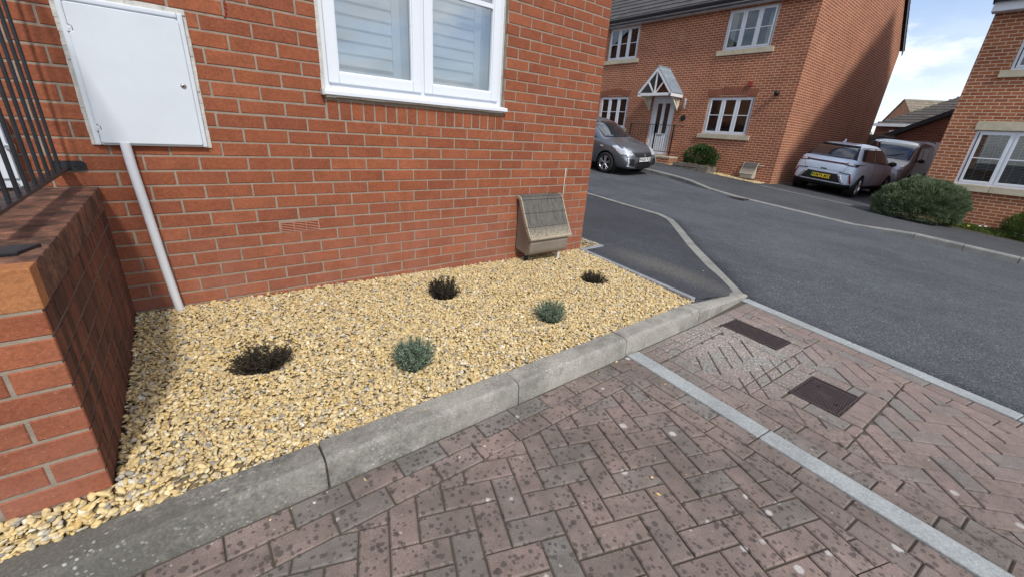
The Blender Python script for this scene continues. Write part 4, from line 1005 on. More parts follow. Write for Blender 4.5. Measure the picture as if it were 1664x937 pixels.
def big_shrub(name, c, rx, ry, rz, n, lw_, ll, mat, label, cat, upw=.6, inner=True, seed=1):
    root = empty(name, (c[0], c[1], c[2]), 0, label, cat); lf_ = MB(); st = MB()
    for k in range(14):
        a = random.uniform(0, 2*PI); st.tube([(0, 0, 0), (rx*.35*math.cos(a), ry*.35*math.sin(a), rz*.5), (rx*.6*math.cos(a), ry*.6*math.sin(a), rz*.9)], [.014, .010, .004], 5)
    for i in range(n):
        u = Vector((random.gauss(0, 1), random.gauss(0, 1), random.gauss(0, 1))).normalized()
        if u.z < -.75: u.z = -u.z
        bumpy = 1+.16*mnoise(u*2.3+Vector((seed, 0, 0)))+.09*mnoise(u*6+Vector((seed, 3, 0)))
        dpt = 1-.55*random.random()**2.2; s_ = bumpy*dpt
        hx = s_ if u.z > 0 else s_*(1/max(.5, math.sqrt(1-u.z*u.z)))*.93
        p_ = Vector((u.x*rx*hx, u.y*ry*hx, rz*.40+u.z*rz*(.60 if u.z > 0 else .42)*s_))
        if p_.z < .01: continue
        # clumps: leaves in the same clump share tone and direction
        cl = mnoise(u*7+Vector((seed, 9, 1)))
        dd = u*.9+Vector((0, 0, upw))+Vector((random.gauss(0, .35), random.gauss(0, .35), random.gauss(0, .3)))
        leaf(lf_, p_, dd, ll*random.uniform(.6, 1.3), lw_, min(1, max(0, .5+cl*.55+random.gauss(0, .17))))
    lf_.build('foliage', mat, root, fixn=False); st.build('stem', m_stem, root); return root
big_shrub('lavender_bush', (13.15, -1.08, zg(13, -1.1)+.0), .62, .86, .98, 44000, .017, .070, m_lbush, 'wide rounded grey green bush at the corner of the right house', 'bush', upw=.7, seed=2)
big_shrub('garden_bush', (13.75, -3.05, zg(13.7, -3)+.0), .45, .48, .72, 9000, .012, .07, m_lgrass, 'loose green shrub at the right edge by the right house wall', 'bush', upw=.6, seed=5)
big_shrub('glossy_shrub', (13.78, 5.15, zg(13.8, 5.1)+.18), .34, .62, .70, 2600, .045, .075, m_lgreen, 'round glossy green shrub behind the timber planter below the far window', 'shrub', upw=.2, seed=8)
gr = MB()
for i in range(5200):
    x, y = random.uniform(13.25, 14.15), random.uniform(-4.4, -1.5); t = (x-13.25)/.9
    if x < 13.35+.10*mnoise(Vector((y*3, 0, 0))): continue
    z = far_top(x, y); leaf(gr, Vector((x, y, z)), Vector((random.gauss(0, .5), random.gauss(0, .5), 1)), random.uniform(.04, .15), .016, random.random())
tag(gr.build('weeds', m_lgrass, fixn=False), 'low green weeds and grass growing along the right house wall', 'weeds', kind='stuff')
q = MB(); q.poly([(13.3, -6, far_top(13.3, -6)+.004), (14.19, -6, far_top(14.19, -6)+.004), (14.19, -.4, far_top(14.19, -.4)+.004), (13.3, -.4, far_top(13.3, -.4)+.004)]); struct(q.build('flower_bed_soil', m_soil), 'soil strip in front of the right house')
def flower(x, y, n, col, label):
    for k in range(n):
        lab = label if n == 1 else label+(', nearest the kerb', ', second from the kerb', ', third from the kerb', ', nearest the wall')[k if n == 4 else k*3]
        X_, Y_ = x+(k*.05 if n > 1 else 0), y+random.gauss(0, .09); h = .12+random.gauss(0, .02)
        root = empty('flower', (X_, Y_, far_top(X_, Y_)), 0, lab, 'flower', 'small flowers along the right house')
        q = MB(); c_ = [(0, 0, h)]; m_ = 16
        ring = [((.030 if i % 2 == 0 else .018)*math.cos(2*PI*i/m_)-.004, (.030 if i % 2 == 0 else .018)*math.sin(2*PI*i/m_), h+.004+.008*math.cos(2*PI*i/m_)) for i in range(m_)]
        q.mesh(c_+ring, [(0, 1+i, 1+(i+1) % m_) for i in range(m_)]); q.build('petals', col, root, fixn=False)
        s_ = MB(); s_.tube([(0, 0, 0), (.005, 0, h)], .003, 4); s_.build('stem', m_stem, root)
flower(13.42, -2.86, 4, m_fw, 'white daisies low beside the green shrub at the right edge')
flower(13.5, -2.30, 2, m_fw, 'pale flower against the brick right of the large bush'); flower(13.40, -2.05, 1, m_fy, 'single yellow dandelion in the weeds')

# ---------------------------------------------------------------- far houses
def wall_x(mb, x, y0, y1, z0, z1, holes, mi=0, rev=.09):
    """wall in the plane x, facing -x, with openings and their reveals"""
    ys_ = sorted({y0, y1, *[h[0] for h in holes], *[h[1] for h in holes]}); zs_ = sorted({z0, z1, *[h[2] for h in holes], *[h[3] for h in holes]})
    quad_grid(mb, ys_, zs_, lambda u, z: (x, u, z), holes, mi)
    for a, b, c, d in holes:
        for P_ in ([(a, c), (b, c)], [(b, c), (b, d)], [(b, d), (a, d)], [(a, d), (a, c)]):
            (u0, v0), (u1, v1) = P_; mb.poly([(x, u0, v0), (x, u1, v1), (x+rev, u1, v1), (x+rev, u0, v0)], mi)
def far_window(root, x, y0, y1, z0, z1, lights, bar=.55, sill=True, head=None, blinds=False, name='window', arch=0.0, curtain=None):
    """frame in an opening that faces -x; y0<y1"""
    f = MB(); xf = x+.045
    def fr(a, b, c, d, t, xa, xb):
        f.box(xa, xb, a, a+t, c, d, ch=.004); f.box(xa, xb, b-t, b, c, d, ch=.004); f.box(xa+.001, xb, a+t, b-t, c, c+t, ch=.004); f.box(xa+.001, xb, a+t, b-t, d-t, d, ch=.004)
    fr(y0, y1, z0, z1, .05, xf, xf+.07)
    w_ = (y1-y0-.10)/lights
    for i in range(1, lights): f.box(xf-.002, xf+.065, y0+.05+i*w_-.022, y0+.05+i*w_+.022, z0+.05, z1-.05, ch=.003)
    if arch:
        n = 12; pts_ = [(y0, z1-.002)]+[(y0+(y1-y0)*k/n, z1+arch*math.sin(PI*k/n)**.8) for k in range(n+1)]+[(y1, z1-.002)]
        f.prism(pts_, lambda u, v, d: (d, u, v), xf+.002, xf+.06)
    win_ = f.build(name, m_upvc, root)
    for i in range(lights):
        a, b = y0+.05+i*w_+.020, y0+.05+(i+1)*w_-.020; s_ = MB(); f = s_; fr(a, b, z0+.045, z1-.045, .052, xf-.014, xf+.04)
        zb = z0+(z1-z0)*bar; s_.box(xf-.012, xf+.02, a+.05, b-.05, zb-.012, zb+.012, ch=.002); s_.build('sash', m_upvc, win_)
        p_ = MB(); p_.box(xf+.010, xf+.014, a+.05, b-.05, z0+.095, z1-.095); p_.build('pane', m_fglass, win_)
    if blinds:
        s_ = MB(); z = z0+.08
        while z < z1-.06: s_.box(xf+.075, xf+.098, y0+.06, y1-.06, z, z+.0045); z += .034
        for yy in (y0+.25, (y0+y1)/2-.2, (y0+y1)/2+.2, y1-.25): s_.box(xf+.085, xf+.088, yy, yy+.006, z0+.06, z1-.05)
        s_.build('blind', m_blind, win_)
    if curtain:
        for (a, b) in curtain:
            n = 16; s_ = MB()
            for k in range(n):
                yy0, yy1 = a+(b-a)*k/n, a+(b-a)*(k+1)/n; s_.poly([(xf+.12+.015*(k % 2), yy0, z0+.05), (xf+.12+.015*((k+1) % 2), yy1, z0+.05), (xf+.12+.015*((k+1) % 2), yy1, z1-.05), (xf+.12+.015*(k % 2), yy0, z1-.05)])
            s_.build('curtain', m_blind, win_)
    if sill:
        q = MB(); q.box(x-.055, x+.05, y0-.14, (y0+y1)/2-.003, z0-.155, z0-.004, ch=.006); q.box(x-.055, x+.05, (y0+y1)/2+.003, y1+.14, z0-.155, z0-.004, ch=.006); q.build('sill', m_stone, win_)
    q = MB(); q.box(x+.045-.02, x+.05, y0+.01, y1-.01, z0-.004, z0+.012) ; q.build('sill_trim', m_upvc, win_)
    return win_
FX = 14.2; FY0, FY1 = 2.78, 12.4
fh = empty('detached_house', (FX, 7, .4), 0, 'red brick far house with gabled door canopy and grey tile roof', 'house')
def finv(o): return inv(o, fh)
holes = [(9.02, 10.56, 4.285, 5.47), (3.91, 5.48, 4.245, 5.43), (9.07, 10.62, 1.63, 2.87), (3.955, 5.545, 1.588, 2.80), (6.84, 7.86, .70, 2.84)]
q = MB(); wall_x(q, FX, FY0, FY1, -.5, 5.62, holes)
ZE, ZR, XR = 5.35, 5.35+4.85*.84, 19.05
q.poly([(FX, FY0, -.6), (23.9, FY0, -.6), (23.9, FY0, ZE), (XR, FY0, ZR), (FX, FY0, ZE)]); q.poly([(FX, FY1, -.6), (23.9, FY1, -.6), (23.9, FY1, ZE), (XR, FY1, ZR), (FX, FY1, ZE)]); q.poly([(23.9, FY0, -.6), (23.9, FY1, -.6), (23.9, FY1, ZE), (23.9, FY0, ZE)])
finv(q.build('wall', m_far, None, fixn=False))
q = MB(); q.box(FX+.3, 23.7, FY0+.1, FY1-.1, -.4, 5.3); finv(q.build('room', m_room, None))
q = MB(); tile_roof(q, FX-.28, XR, FY0-.09, FY1+.1, ZE+.15, ZR+.38, 'y', mi=0); tile_roof(q, 24.2, XR, FY0-.09, FY1+.1, ZE+.15, ZR+.38, 'y', mi=0)
q.tube([(XR, FY0-.1, ZR+.40), (XR, FY1+.1, ZR+.40)], .10, 10)
finv(q.build('roof', m_roof, None))
q = MB()
for (xa, za, xb, zb) in ((FX-.27, ZE+.12, XR, ZR+.36), (24.17, ZE+.12, XR, ZR+.36)):
    q.prism([(xa, za-.17), (xb, zb-.19), (xb, zb-.02), (xa, za-.01)], lambda u, v, d: (u, d, v), FY0-.075, FY0-.045)
finv(q.build('bargeboard', m_black, None))
q = MB(); q.box(FX-.25, FX-.225, FY0-.05, FY1+.05, 5.49, 5.66); q.box(FX-.225, FX-.003, FY0-.05, FY1+.05, 5.49, 5.51); finv(q.build('fascia', m_upvc, None))
q = MB(); q.prism([(FX-.255, 5.60), (FX-.36, 5.60), (FX-.375, 5.66), (FX-.375, 5.69), (FX-.255, 5.69)], lambda u, v, d: (u, d, v), FY0-.05, FY1+.05); finv(q.build('gutter', m_black, None))
fwin = [far_window(fh, FX, 9.02, 10.56, 4.285, 5.47, 3, .5), far_window(fh, FX, 3.91, 5.48, 4.245, 5.43, 3, .5, curtain=[(3.98, 4.2), (5.2, 5.42)]),
        far_window(fh, FX, 9.07, 10.62, 1.63, 2.87, 3, .52), far_window(fh, FX, 3.955, 5.545, 1.588, 2.80, 3, .52, arch=.075)]
for o in fwin: inv(o, fh)
# brick arches over the two lower windows
def arch(y0, y1, zs, rise):
    mb = MB(); n = 26; cy = (y0+y1)/2; half = (y1-y0)/2+.02; 
    for k in range(n):
        t0, t1 = k/n, (k+1)/n; f_ = lambda t: (cy-half*1.0+2*half*t, zs+rise*math.sin(PI*t)); g_ = lambda t: (cy-half*1.08+2*half*1.08*t, zs+.20+rise*1.2*math.sin(PI*t))
        a, b, c, d = f_(t0+.12/n), f_(t1-.12/n), g_(t1-.12/n), g_(t0+.12/n); mb.prism([a, b, c, d], lambda u, v, dd: (dd, u, v), FX-.007, FX+.02, 0, random.random())
    bk_ = [f_(k/n) for k in range(n+1)]+[g_(1-k/n) for k in range(n+1)]
    for k in range(n): mb.prism([f_(k/n), f_((k+1)/n), g_((k+1)/n), g_(k/n)], lambda u, v, dd: (dd, u, v), FX-.003, FX+.01, 1)
    return finv(mb.build('brick_arch', [m_brick, m_mortar], None))
arch(3.955, 5.545, 2.80, .085); arch(9.07, 10.62, 2.87, .08)
# door
q = MB(); q.box(FX+.04, FX+.09, 6.84, 7.86, .70, 2.84); bxs = None
q = MB(); q.box(FX+.04, FX+.11, 6.84, 6.90, .70, 2.84, ch=.003); q.box(FX+.04, FX+.11, 7.80, 7.86, .70, 2.84, ch=.003); q.box(FX+.041, FX+.11, 6.90, 7.80, 2.78, 2.84, ch=.003); q.box(FX+.041, FX+.11, 6.90, 7.80, .70, .74, ch=.003)
finv(q.build('door_frame', m_upvc, None))
q = MB(); q.box(FX+.055, FX+.10, 6.905, 7.795, .745, 2.775, ch=.004)
for yy in (7.08, 7.42): 
    for (a, b, c, d) in ((yy-.02, yy, 1.50, 2.60), (yy+.20, yy+.22, 1.50, 2.60), (yy, yy+.20, 1.48, 1.50), (yy, yy+.20, 2.60, 2.62)): q.box(FX+.047, FX+.06, a, b, c, d, ch=.002)
for k in range(9): q.box(FX+.050, FX+.058, 6.99+k*.085, 7.06+k*.085, .86, 1.38, ch=.002)
door = finv(q.build('front_door', m_upvc, None))
q = MB(); [q.box(FX+.051, FX+.056, yy, yy+.20, 1.50, 2.60) for yy in (7.08, 7.42)]; o = q.build('door_glass', m_cglass, None); o.parent = fh; inv(o, fh)
q = MB(); q.box(FX+.045, FX+.055, 7.22, 7.48, 1.415, 1.455, ch=.003); finv(q.build('letterbox', m_steel, None))
# canopy
CYM = 7.34
q = MB()
slope = lambda y: 3.79-abs(y-CYM)*1.18
for sgn in (-1, 1):
    n = 7
    for k in range(n):
        ya, yb = CYM+sgn*.74*(k+1)/n, CYM+sgn*.74*k/n; za, zb = slope(ya), slope(yb)
        q.prism([(ya, za+.012), (yb, zb+.034-.02), (yb, zb-.02), (ya, za-.02)], lambda u, v, d: (d, u, v), FX-.80, FX-.004, 0, random.random())
q.tube([(FX-.81, CYM, 3.795), (FX-.01, CYM, 3.795)], .035, 8)
can = finv(q.build('door_canopy', m_lead, None))
q = MB()
for sgn in (-1, 1):
    q.prism([(CYM+sgn*.74, slope(CYM+.74)-.02), (CYM, 3.76), (CYM, 3.64), (CYM+sgn*.72, slope(CYM+.74)-.11)], lambda u, v, d: (d, u, v), FX-.80, FX-.765)
    q.prism([(CYM+sgn*.74, slope(CYM+.74)-.13), (CYM+sgn*.70, slope(CYM+.74)-.13), (CYM+sgn*.70, slope(CYM+.74)-.02), (CYM+sgn*.74, slope(CYM+.74)-.03)], lambda u, v, d: (d, u, v), FX-.80, FX-.006)
q.box(FX-.79, FX-.755, CYM-.62, CYM+.62, 2.80, 2.90, ch=.004)
q.prism([(CYM-.025, 2.89), (CYM+.025, 2.89), (CYM+.025, 3.66), (CYM-.025, 3.66)], lambda u, v, d: (d, u, v), FX-.785, FX-.755)
for sgn in (-1, 1): q.prism([(CYM+sgn*.02, 2.90), (CYM+sgn*.07, 2.90), (CYM+sgn*.36, 3.28), (CYM+sgn*.32, 3.31)], lambda u, v, d: (d, u, v), FX-.785, FX-.755)
o = q.build('canopy_frame', m_upvc2, None); o.parent = can; 
for sgn in (-1, 1):
    q = MB(); yy = CYM+sgn*.62
    q.box(FX-.06, FX-.006, yy-.03, yy+.03, 2.34, 2.86, ch=.003); q.box(FX-.60, FX-.06, yy-.03, yy+.03, 2.80, 2.86, ch=.003)
    q.prism([(FX-.06, 2.36), (FX-.06, 2.44), (FX-.48, 2.80), (FX-.56, 2.80)], lambda u, v, d: (u, d, v), yy-.025, yy+.025)
    q.prism([(FX-.06, 2.42), (FX-.06, 2.50), (FX-.20, 2.80), (FX-.26, 2.80)], lambda u, v, d: (u, d, v), yy-.02, yy+.02)
    o = q.build('canopy_bracket', m_cream, None); o.parent = can
# wall furniture
q = MB(); q.lathe([(.0001, .36), (.045, .35), (.05, .33), (.05, .03), (.045, .0), (.0001, .0)], 16, 'z', (FX-.09, 6.40, 2.40)); q.box(FX-.06, FX-.006, 6.38, 6.42, 2.55, 2.60)
tag(q.build('wall_lamp', m_steel, smooth=True, angle=40), 'slim steel cylinder lamp on the wall right of the far front door', 'wall lamp')
q = MB(); q.lathe([(.0001, -.024), (.10, -.022), (.11, -.006)], 20, 'x', (FX, 6.41, 2.09)); o = q.build('house_number', m_black); tag(o, 'small dark oval house plaque under the steel wall lamp', 'plaque')
q = MB(); q.box(FX-.05, FX-.006, 4.15, 4.29, 3.10, 3.26, ch=.01); tag(q.build('alarm_box', m_redpl), 'small red box on the far wall above the window arch', 'alarm box')
q = MB(); q.lathe([(.0001, -.17), (.05, -.165), (.075, -.13), (.08, -.07), (.06, -.04), (.055, -.006)], 20, 'x', (FX, 3.30, 2.88)); tag(q.build('security_light', m_blackp, smooth=True, angle=50), 'round black light on the far wall near its corner', 'wall light')
# step and railing by the far door
q = MB(); q.box(FX-.60, FX-.006, 6.30, 7.95, .0, .62); 
so = q.build('door_step', m_far); tag(so, 'brick doorstep with stone top at the far front door', 'step')
q = MB(); q.box(FX-.62, FX-.01, 6.28, 7.97, .62, .68, ch=.005); o = q.build('step_top', m_stone); o.parent = so
fr_ = empty('step_railing', (FX-.6, 7.3, .68), 0, 'black metal railing in front of the far white door', 'railing')
def far_rail(xa, ya, xb, yb, z0, z1, n):
    A, B = Vector((xa, ya, 0)), Vector((xb, yb, 0))
    for zc in (z0, z1):
        q = MB(); q.tube([A+Vector((0, 0, zc)), B+Vector((0, 0, zc))], .012, 6); inv(q.build('rail', m_black, None), fr_)
    for i in range(1, n):
        p_ = A.lerp(B, i/n); q = MB(); q.tube([p_+Vector((0, 0, z0)), p_+Vector((0, 0, z1))], .007, 5); inv(q.build('bar', m_black, None), fr_)
    for p_ in (A, B):
        q = MB(); q.box(p_.x-.02, p_.x+.02, p_.y-.02, p_.y+.02, z0-.13, z1+.03); inv(q.build('post', m_black, None), fr_)
far_rail(FX-.60, 6.34, FX-.60, 7.12, .84, 1.80, 8); far_rail(FX-.60, 7.12, FX-.60, 8.3, .84, 1.80, 9)
for z in (1.79, .83):
    q = MB(); q.box(FX-.60, FX-.006, 6.325, 6.345, z, z+.022); inv(q.build('rail', m_black, None), fr_)
# planter
pl_ = empty('timber_planter', (13.6, 5.45, zg(13.6, 5.4)), 0, 'low weathered timber planter below the far house window', 'planter')
def board(x0, x1, y0, y1, z0, z1, nm='board'):
    q = MB(); q.box(x0, x1, y0, y1, z0, z1, ch=.012); inv(q.build(nm, m_wood, None), pl_)
zp = zg(13.5, 5.2); board(13.42, 13.52, 5.05, 6.0, zp-.02, zp+.12); board(13.41, 13.53, 5.03, 5.98, zp+.125, zp+.26); board(13.42, 13.52, 4.62, 5.02, zp-.04, zp+.23); board(13.53, 14.1, 4.62, 4.72, zp-.04, zp+.2); board(13.53, 14.1, 5.9, 6.0, zp-.0, zp+.25)
q = MB(); q.box(13.52, 14.1, 4.72, 5.9, zp-.05, zp+.16); inv(q.build('soil_fill', m_soil, None), pl_)
pts_, ss_ = [], []
for _ in range(2300):
    y = random.uniform(2.9, 7.6); x = random.uniform(13.55+.02*math.sin(y*3), 14.19)
    if 4.6 < y < 6 and x > 13.4 or y > 6.25 and x > 13.58: continue
    pts_.append((x, y, far_top(x, y)+.012)); ss_.append(random.uniform(.016, .032))
o = stones('pale_stones', np.array(pts_), np.array(ss_), m_gravel, sub=1); tag(o, 'pale stone chippings along the foot of the far house', 'gravel', kind='stuff')
gb2 = gas_box(-.235, .235, .15, .67, .26, 0, m_gaspale, m_lid, m_gaspale, 'cream gas meter box with dark lid at the foot of the far house', xform=lambda u, v, d: (-u, d, v))
gb2.location = (FX-.006, 3.50, zg(14, 3.5)-.08)
q = MB(); q.tube([(-.04, -.26, .60), (-.04, -.40, .60)], .02, 8); q.build('pipe', m_gaspale, gb2)

# drain in the road gutter
q = MB(); yy = 1.85; q.box(9.60, 9.93, yy-.26, yy+.30, zg(9.8, yy)-.05, zg(9.8, yy)+.008)
for k in range(7): q.box(9.62, 9.91, yy-.22+k*.07, yy-.19+k*.07, zg(9.8, yy)-.01, zg(9.8, yy)+.016)
tag(q.build('road_gully', m_iron), 'dark iron drain grate in the gutter by the far kerb', 'drain')

# ---------------------------------------------------------------- right house
rh = empty('corner_house', (FX, -4, 0), 0, 'orange brick house at the right edge with blinds and stone lintels', 'house')
RY0, RY1 = -11.5, -.875; RE = 4.50; RXR = 20.4; RZR = RE+.3+(RXR-FX)*.86
rholes = [(-2.72, -1.42, .735, 1.985), (-2.85, -1.50, 3.28, 4.36), (-6.7, -5.4, .735, 1.985), (-6.7, -5.4, 3.28, 4.36)]
q = MB(); wall_x(q, FX, RY0, RY1, -1.2, RE+.1, rholes)
for y in (RY0, RY1): q.poly([(FX, y, -1.2), (26.6, y, -1.2), (26.6, y, RE+.1), (RXR, y, RZR-.1), (FX, y, RE+.1)])
inv(q.build('wall', m_far2, None, fixn=False), rh)
q = MB(); q.box(FX+.35, 26, RY0+.1, RY1-.1, -1, 4.4); inv(q.build('room', m_room, None), rh)
q = MB(); tile_roof(q, FX-.30, RXR, RY0-.1, RY1+.09, RE+.2, RZR+.12, 'y'); tile_roof(q, 26.9, RXR, RY0-.1, RY1+.09, RE+.2, RZR+.12, 'y'); inv(q.build('roof', m_roof, None), rh)
q = MB(); q.box(FX-.27, FX-.245, RY0-.05, RY1+.05, 4.46, 4.66); q.box(FX-.245, FX-.003, RY0-.05, RY1+.05, 4.46, 4.48); inv(q.build('fascia', m_upvc, None), rh)
q = MB(); q.prism([(FX-.275, 4.64), (FX-.38, 4.64), (FX-.40, 4.70), (FX-.40, 4.74), (FX-.275, 4.74)], lambda u, v, d: (u, d, v), RY0-.05, RY1+.07); inv(q.build('gutter', m_black, None), rh)
q = MB()
q.prism([(FX-.29, RE+.10), (RXR, RZR-.06), (RXR, RZR+.10), (FX-.29, RE+.24)], lambda u, v, d: (u, d, v), RY1+.045, RY1+.075); inv(q.build('bargeboard', m_black, None), rh)
for h in rholes: inv(far_window(rh, FX, h[0], h[1], h[2], h[3], 2, .5, blinds=True), rh)
for y0, y1 in ((-2.87, -1.37), (-6.85, -5.25)):
    q = MB(); q.box(FX-.012, FX+.05, y0, y1, 1.99, 2.19, ch=.004); inv(q.build('lintel', m_stone, None), rh)

# ---------------------------------------------------------------- garages and houses in the gap
ga = empty('garage', (26, 0, 0), 0, 'low brick garage with dark roof and white door behind the van', 'garage')
q = MB(); q.poly([(26.9, 2.7, -.3), (26.9, -5.0, -.3), (26.9, -5.0, 2.1), (26.9, -1.15, 4.2), (26.9, 2.7, 2.05)]); q.poly([(26.9, 2.7, -.3), (33, 2.7, -.3), (33, 2.7, 2.05), (26.9, 2.7, 2.05)]); inv(q.build('wall', m_far3, None, fixn=False), ga)
q = MB(); tile_roof(q, 3.0, -1.15, 26.75, 33, 2.02, 4.32, 'x'); tile_roof(q, -5.3, -1.15, 26.75, 33, 2.02, 4.32, 'x'); inv(q.build('roof', m_roof3, None), ga)
q = MB(); q.prism([(3.05, 1.90), (-1.15, 4.21), (-1.15, 4.44), (3.05, 2.13)], lambda u, v, d: (d, u, v), 26.70, 26.76); inv(q.build('bargeboard', m_black, None), ga)
q = MB(); q.box(26.86, 26.89, -.6, 2.05, -.1, 1.98, ch=.01); [q.box(26.85, 26.862, -.55, 2.0, .05+k*.24, .09+k*.24) for k in range(8)]; inv(q.build('garage_door', m_upvc2, None), ga)
gg = empty('rear_garage', (33.5, 3, 0), 0, 'single storey brick building with grey roof and white gutter beyond the garage', 'garage')
q = MB(); q.box(33.5, 40, -8, 4.75, -.3, 3.0); inv(q.build('wall', m_far3, None, fixn=False), gg)
q = MB(); tile_roof(q, 33.2, 36.7, -8, 4.85, 3.02, 5.12, 'y', hip=1.0); q.poly([(33.2, 4.86, 3.0), (40.2, 4.86, 3.0), (36.7, 1.36, 5.12)]); q.poly([(36.7, 1.36, 5.12), (40.2, 4.86, 3.0), (40.2, -8, 3.0), (36.7, -8, 5.12)]); inv(q.build('roof', m_roof3, None), gg)
q = MB(); q.box(33.1, 33.18, -8, 4.85, 2.90, 3.06); inv(q.build('gutter', m_upvc2, None), gg)
q = MB(); q.tube([(33.25, 3.2, 2.9), (33.45, 3.5, 2.5), (33.45, 3.5, .5)], .05, 8); q.box(33.3, 33.44, 3.55, 4.0, 2.45, 2.70); inv(q.build('downpipe', m_upvc2, None), gg)
hc = empty('distant_house', (50, 7.0, 0), R(38), 'distant orange gable house with tan roof seen in the gap', 'house')
q = MB(); W_, L_ = 2.6, 9; q.poly([(-W_, 0, -1), (W_, 0, -1), (W_, 0, 3.85), (0, 0, 5.9), (-W_, 0, 3.85)]); q.poly([(-W_, 0, -1), (-W_, -L_, -1), (-W_, -L_, 3.85), (-W_, 0, 3.85)]); q.poly([(W_, 0, -1), (W_, -L_, -1), (W_, -L_, 3.85), (W_, 0, 3.85)])
q.build('wall', m_far2, hc, fixn=False)
q = MB(); tile_roof(q, -W_-.2, 0, -L_, .1, 3.75, 5.95, 'y'); tile_roof(q, W_+.2, 0, -L_, .1, 3.75, 5.95, 'y'); q.build('roof', m_roof2, hc)
q = MB()
for k in range(22): y = 2.1+k*.12; q.box(25.0, 25.03, y, y+.112, -.1, 2.15+random.uniform(-.02, .02))
q.box(25.03, 25.08, 2.1, 4.7, 1.6, 1.7); tag(q.build('garden_fence', m_fence), 'weathered grey timber fence behind the far house', 'fence')
big_shrub('distant_tree', (26.6, 3.75, 1.0), .40, .45, 1.62, 1400, .05, .12, m_lgrass, 'yellow green treetop above the timber fence in the gap', 'tree', seed=12)

# unseen houses, added to give the windows something to reflect
for (ox, lab) in ((-38, 'unseen brick house added behind the viewer for reflections, left of the other'), (-14, 'unseen brick house added behind the viewer for reflections')):
    oh = empty('added_reflected_house', (ox, -62, 0), 0, lab, 'house', 'unseen houses added behind the viewer for window reflections')
    q = MB(); q.box(-6, 6, -10, 0, -.3, 5.0); q.poly([(-6, 0, 5), (-6, -10, 5), (-6, -5, 9)]); q.poly([(6, 0, 5), (6, -10, 5), (6, -5, 9)]); q.build('wall', m_far, oh)
    q = MB(); tile_roof(q, .3, -5, -6.1, 6.1, 5.0, 9.2, 'x', course=.4); tile_roof(q, -10.3, -5, -6.1, 6.1, 5.0, 9.2, 'x', course=.4); q.build('roof', m_roof, oh)
    for x0 in (-4.5, 1.5):
        for z0 in (1.0, 3.4):
            q = MB(); q.box(x0, x0+1.6, .01, .04, z0, z0+1.2); q.build('window', m_cglass, oh)

nh = empty('added_side_house', (0, 11.5, 0), 0, 'unseen brick house added up the near side for window reflections', 'house')  # out of view, added so the far windows mirror brick instead of sky
q = MB(); q.box(-7, 2, 0, 12, -.3, 5.6); q.poly([(2, 0, 5.6), (2, 12, 5.6), (2, 6, 9.8)]); q.poly([(-7, 0, 5.6), (-7, 12, 5.6), (-7, 6, 9.8)]); q.build('wall', m_far, nh)
q = MB(); tile_roof(q, -.3, 6, -7.1, 2.1, 5.5, 9.9, 'x', course=.4); tile_roof(q, 12.3, 6, -7.1, 2.1, 5.5, 9.9, 'x', course=.4); q.build('roof', m_roof, nh)
# ---------------------------------------------------------------- cars
def evaluated(o):
    dg = bpy.context.evaluated_depsgraph_get(); dg.update(); return bpy.data.meshes.new_from_object(o.evaluated_get(dg), depsgraph=dg)
def car_body(name, st, mat, root, axles, wr, hw):
    """st rows: x, zb, ws, zm, wm, zs, wsh, zr, wr"""
    rings = []
    for (x, zb, ws, zm, wm, zs, wsh, zr, wrf) in st:
        h = [(0, zb), (ws*.75, zb), (ws, zb+.05), (wm, zm), (wm*.4+wsh*.6, zs-.10), (wsh, zs), (wrf+(wsh-wrf)*.30, zs+(zr-zs)*.66), (wrf, zr-.045), (wrf*.55, zr-.008), (0, zr)]
        ring = [(x, y, z) for y, z in h]+[(x, -y, z) for y, z in h[-2:0:-1]]; rings.append(ring)
    n = len(rings[0]); vs = [v for rg in rings for v in rg]
    fs = [(i*n+k, i*n+(k+1) % n, (i+1)*n+(k+1) % n, (i+1)*n+k) for i in range(len(rings)-1) for k in range(n)]
    fs += [tuple(range(n))[::-1], tuple((len(rings)-1)*n+k for k in range(n))]
    q = MB(); q.mesh(vs, fs); o = q.build('body', mat, None, smooth=True)
    sub = o.modifiers.new('s', 'SUBSURF'); sub.levels = 3; sub.render_levels = 3
    m1 = evaluated(o); o.modifiers.clear(); o.data = m1
    bm = bmesh.new(); bm.from_mesh(m1); bvh = BVHTree.FromBMesh(bm); bm.free()
    # wheel arches cut through
    for ax in axles:
        for s_ in (-1, 1):
            c_ = MB(); c_.lathe([(0.0001, s_*(hw-.30)), (wr+.055, s_*(hw-.30)), (wr+.055, s_*(hw+.2)), (0.0001, s_*(hw+.2))], 40, 'y', (ax, 0, wr)); co = c_.build('cut', m_blackp)
            bo = o.modifiers.new('b', 'BOOLEAN'); bo.operation = 'DIFFERENCE'; bo.object = co; bo.solver = 'EXACT'
            m2 = evaluated(o); o.modifiers.clear(); o.data = m2; bpy.data.objects.remove(co)
    o.data.polygons.foreach_set('use_smooth', [True]*len(o.data.polygons)); o.data.set_sharp_from_angle(angle=R(40))
    o.data.materials.clear(); o.data.materials.append(mat); o.name = 'body'; o.parent = root
    # dark liners inside the arches
    for ax in axles:
        for s_ in (-1, 1):
            l_ = MB(); l_.lathe([(0.0001, s_*(hw-.29)), (wr+.05, s_*(hw-.29)), (wr+.052, s_*(hw-.035))], 36, 'y', (ax, 0, wr)); l_.build('wheel_arch', m_blackp, root)
    return o, bvh
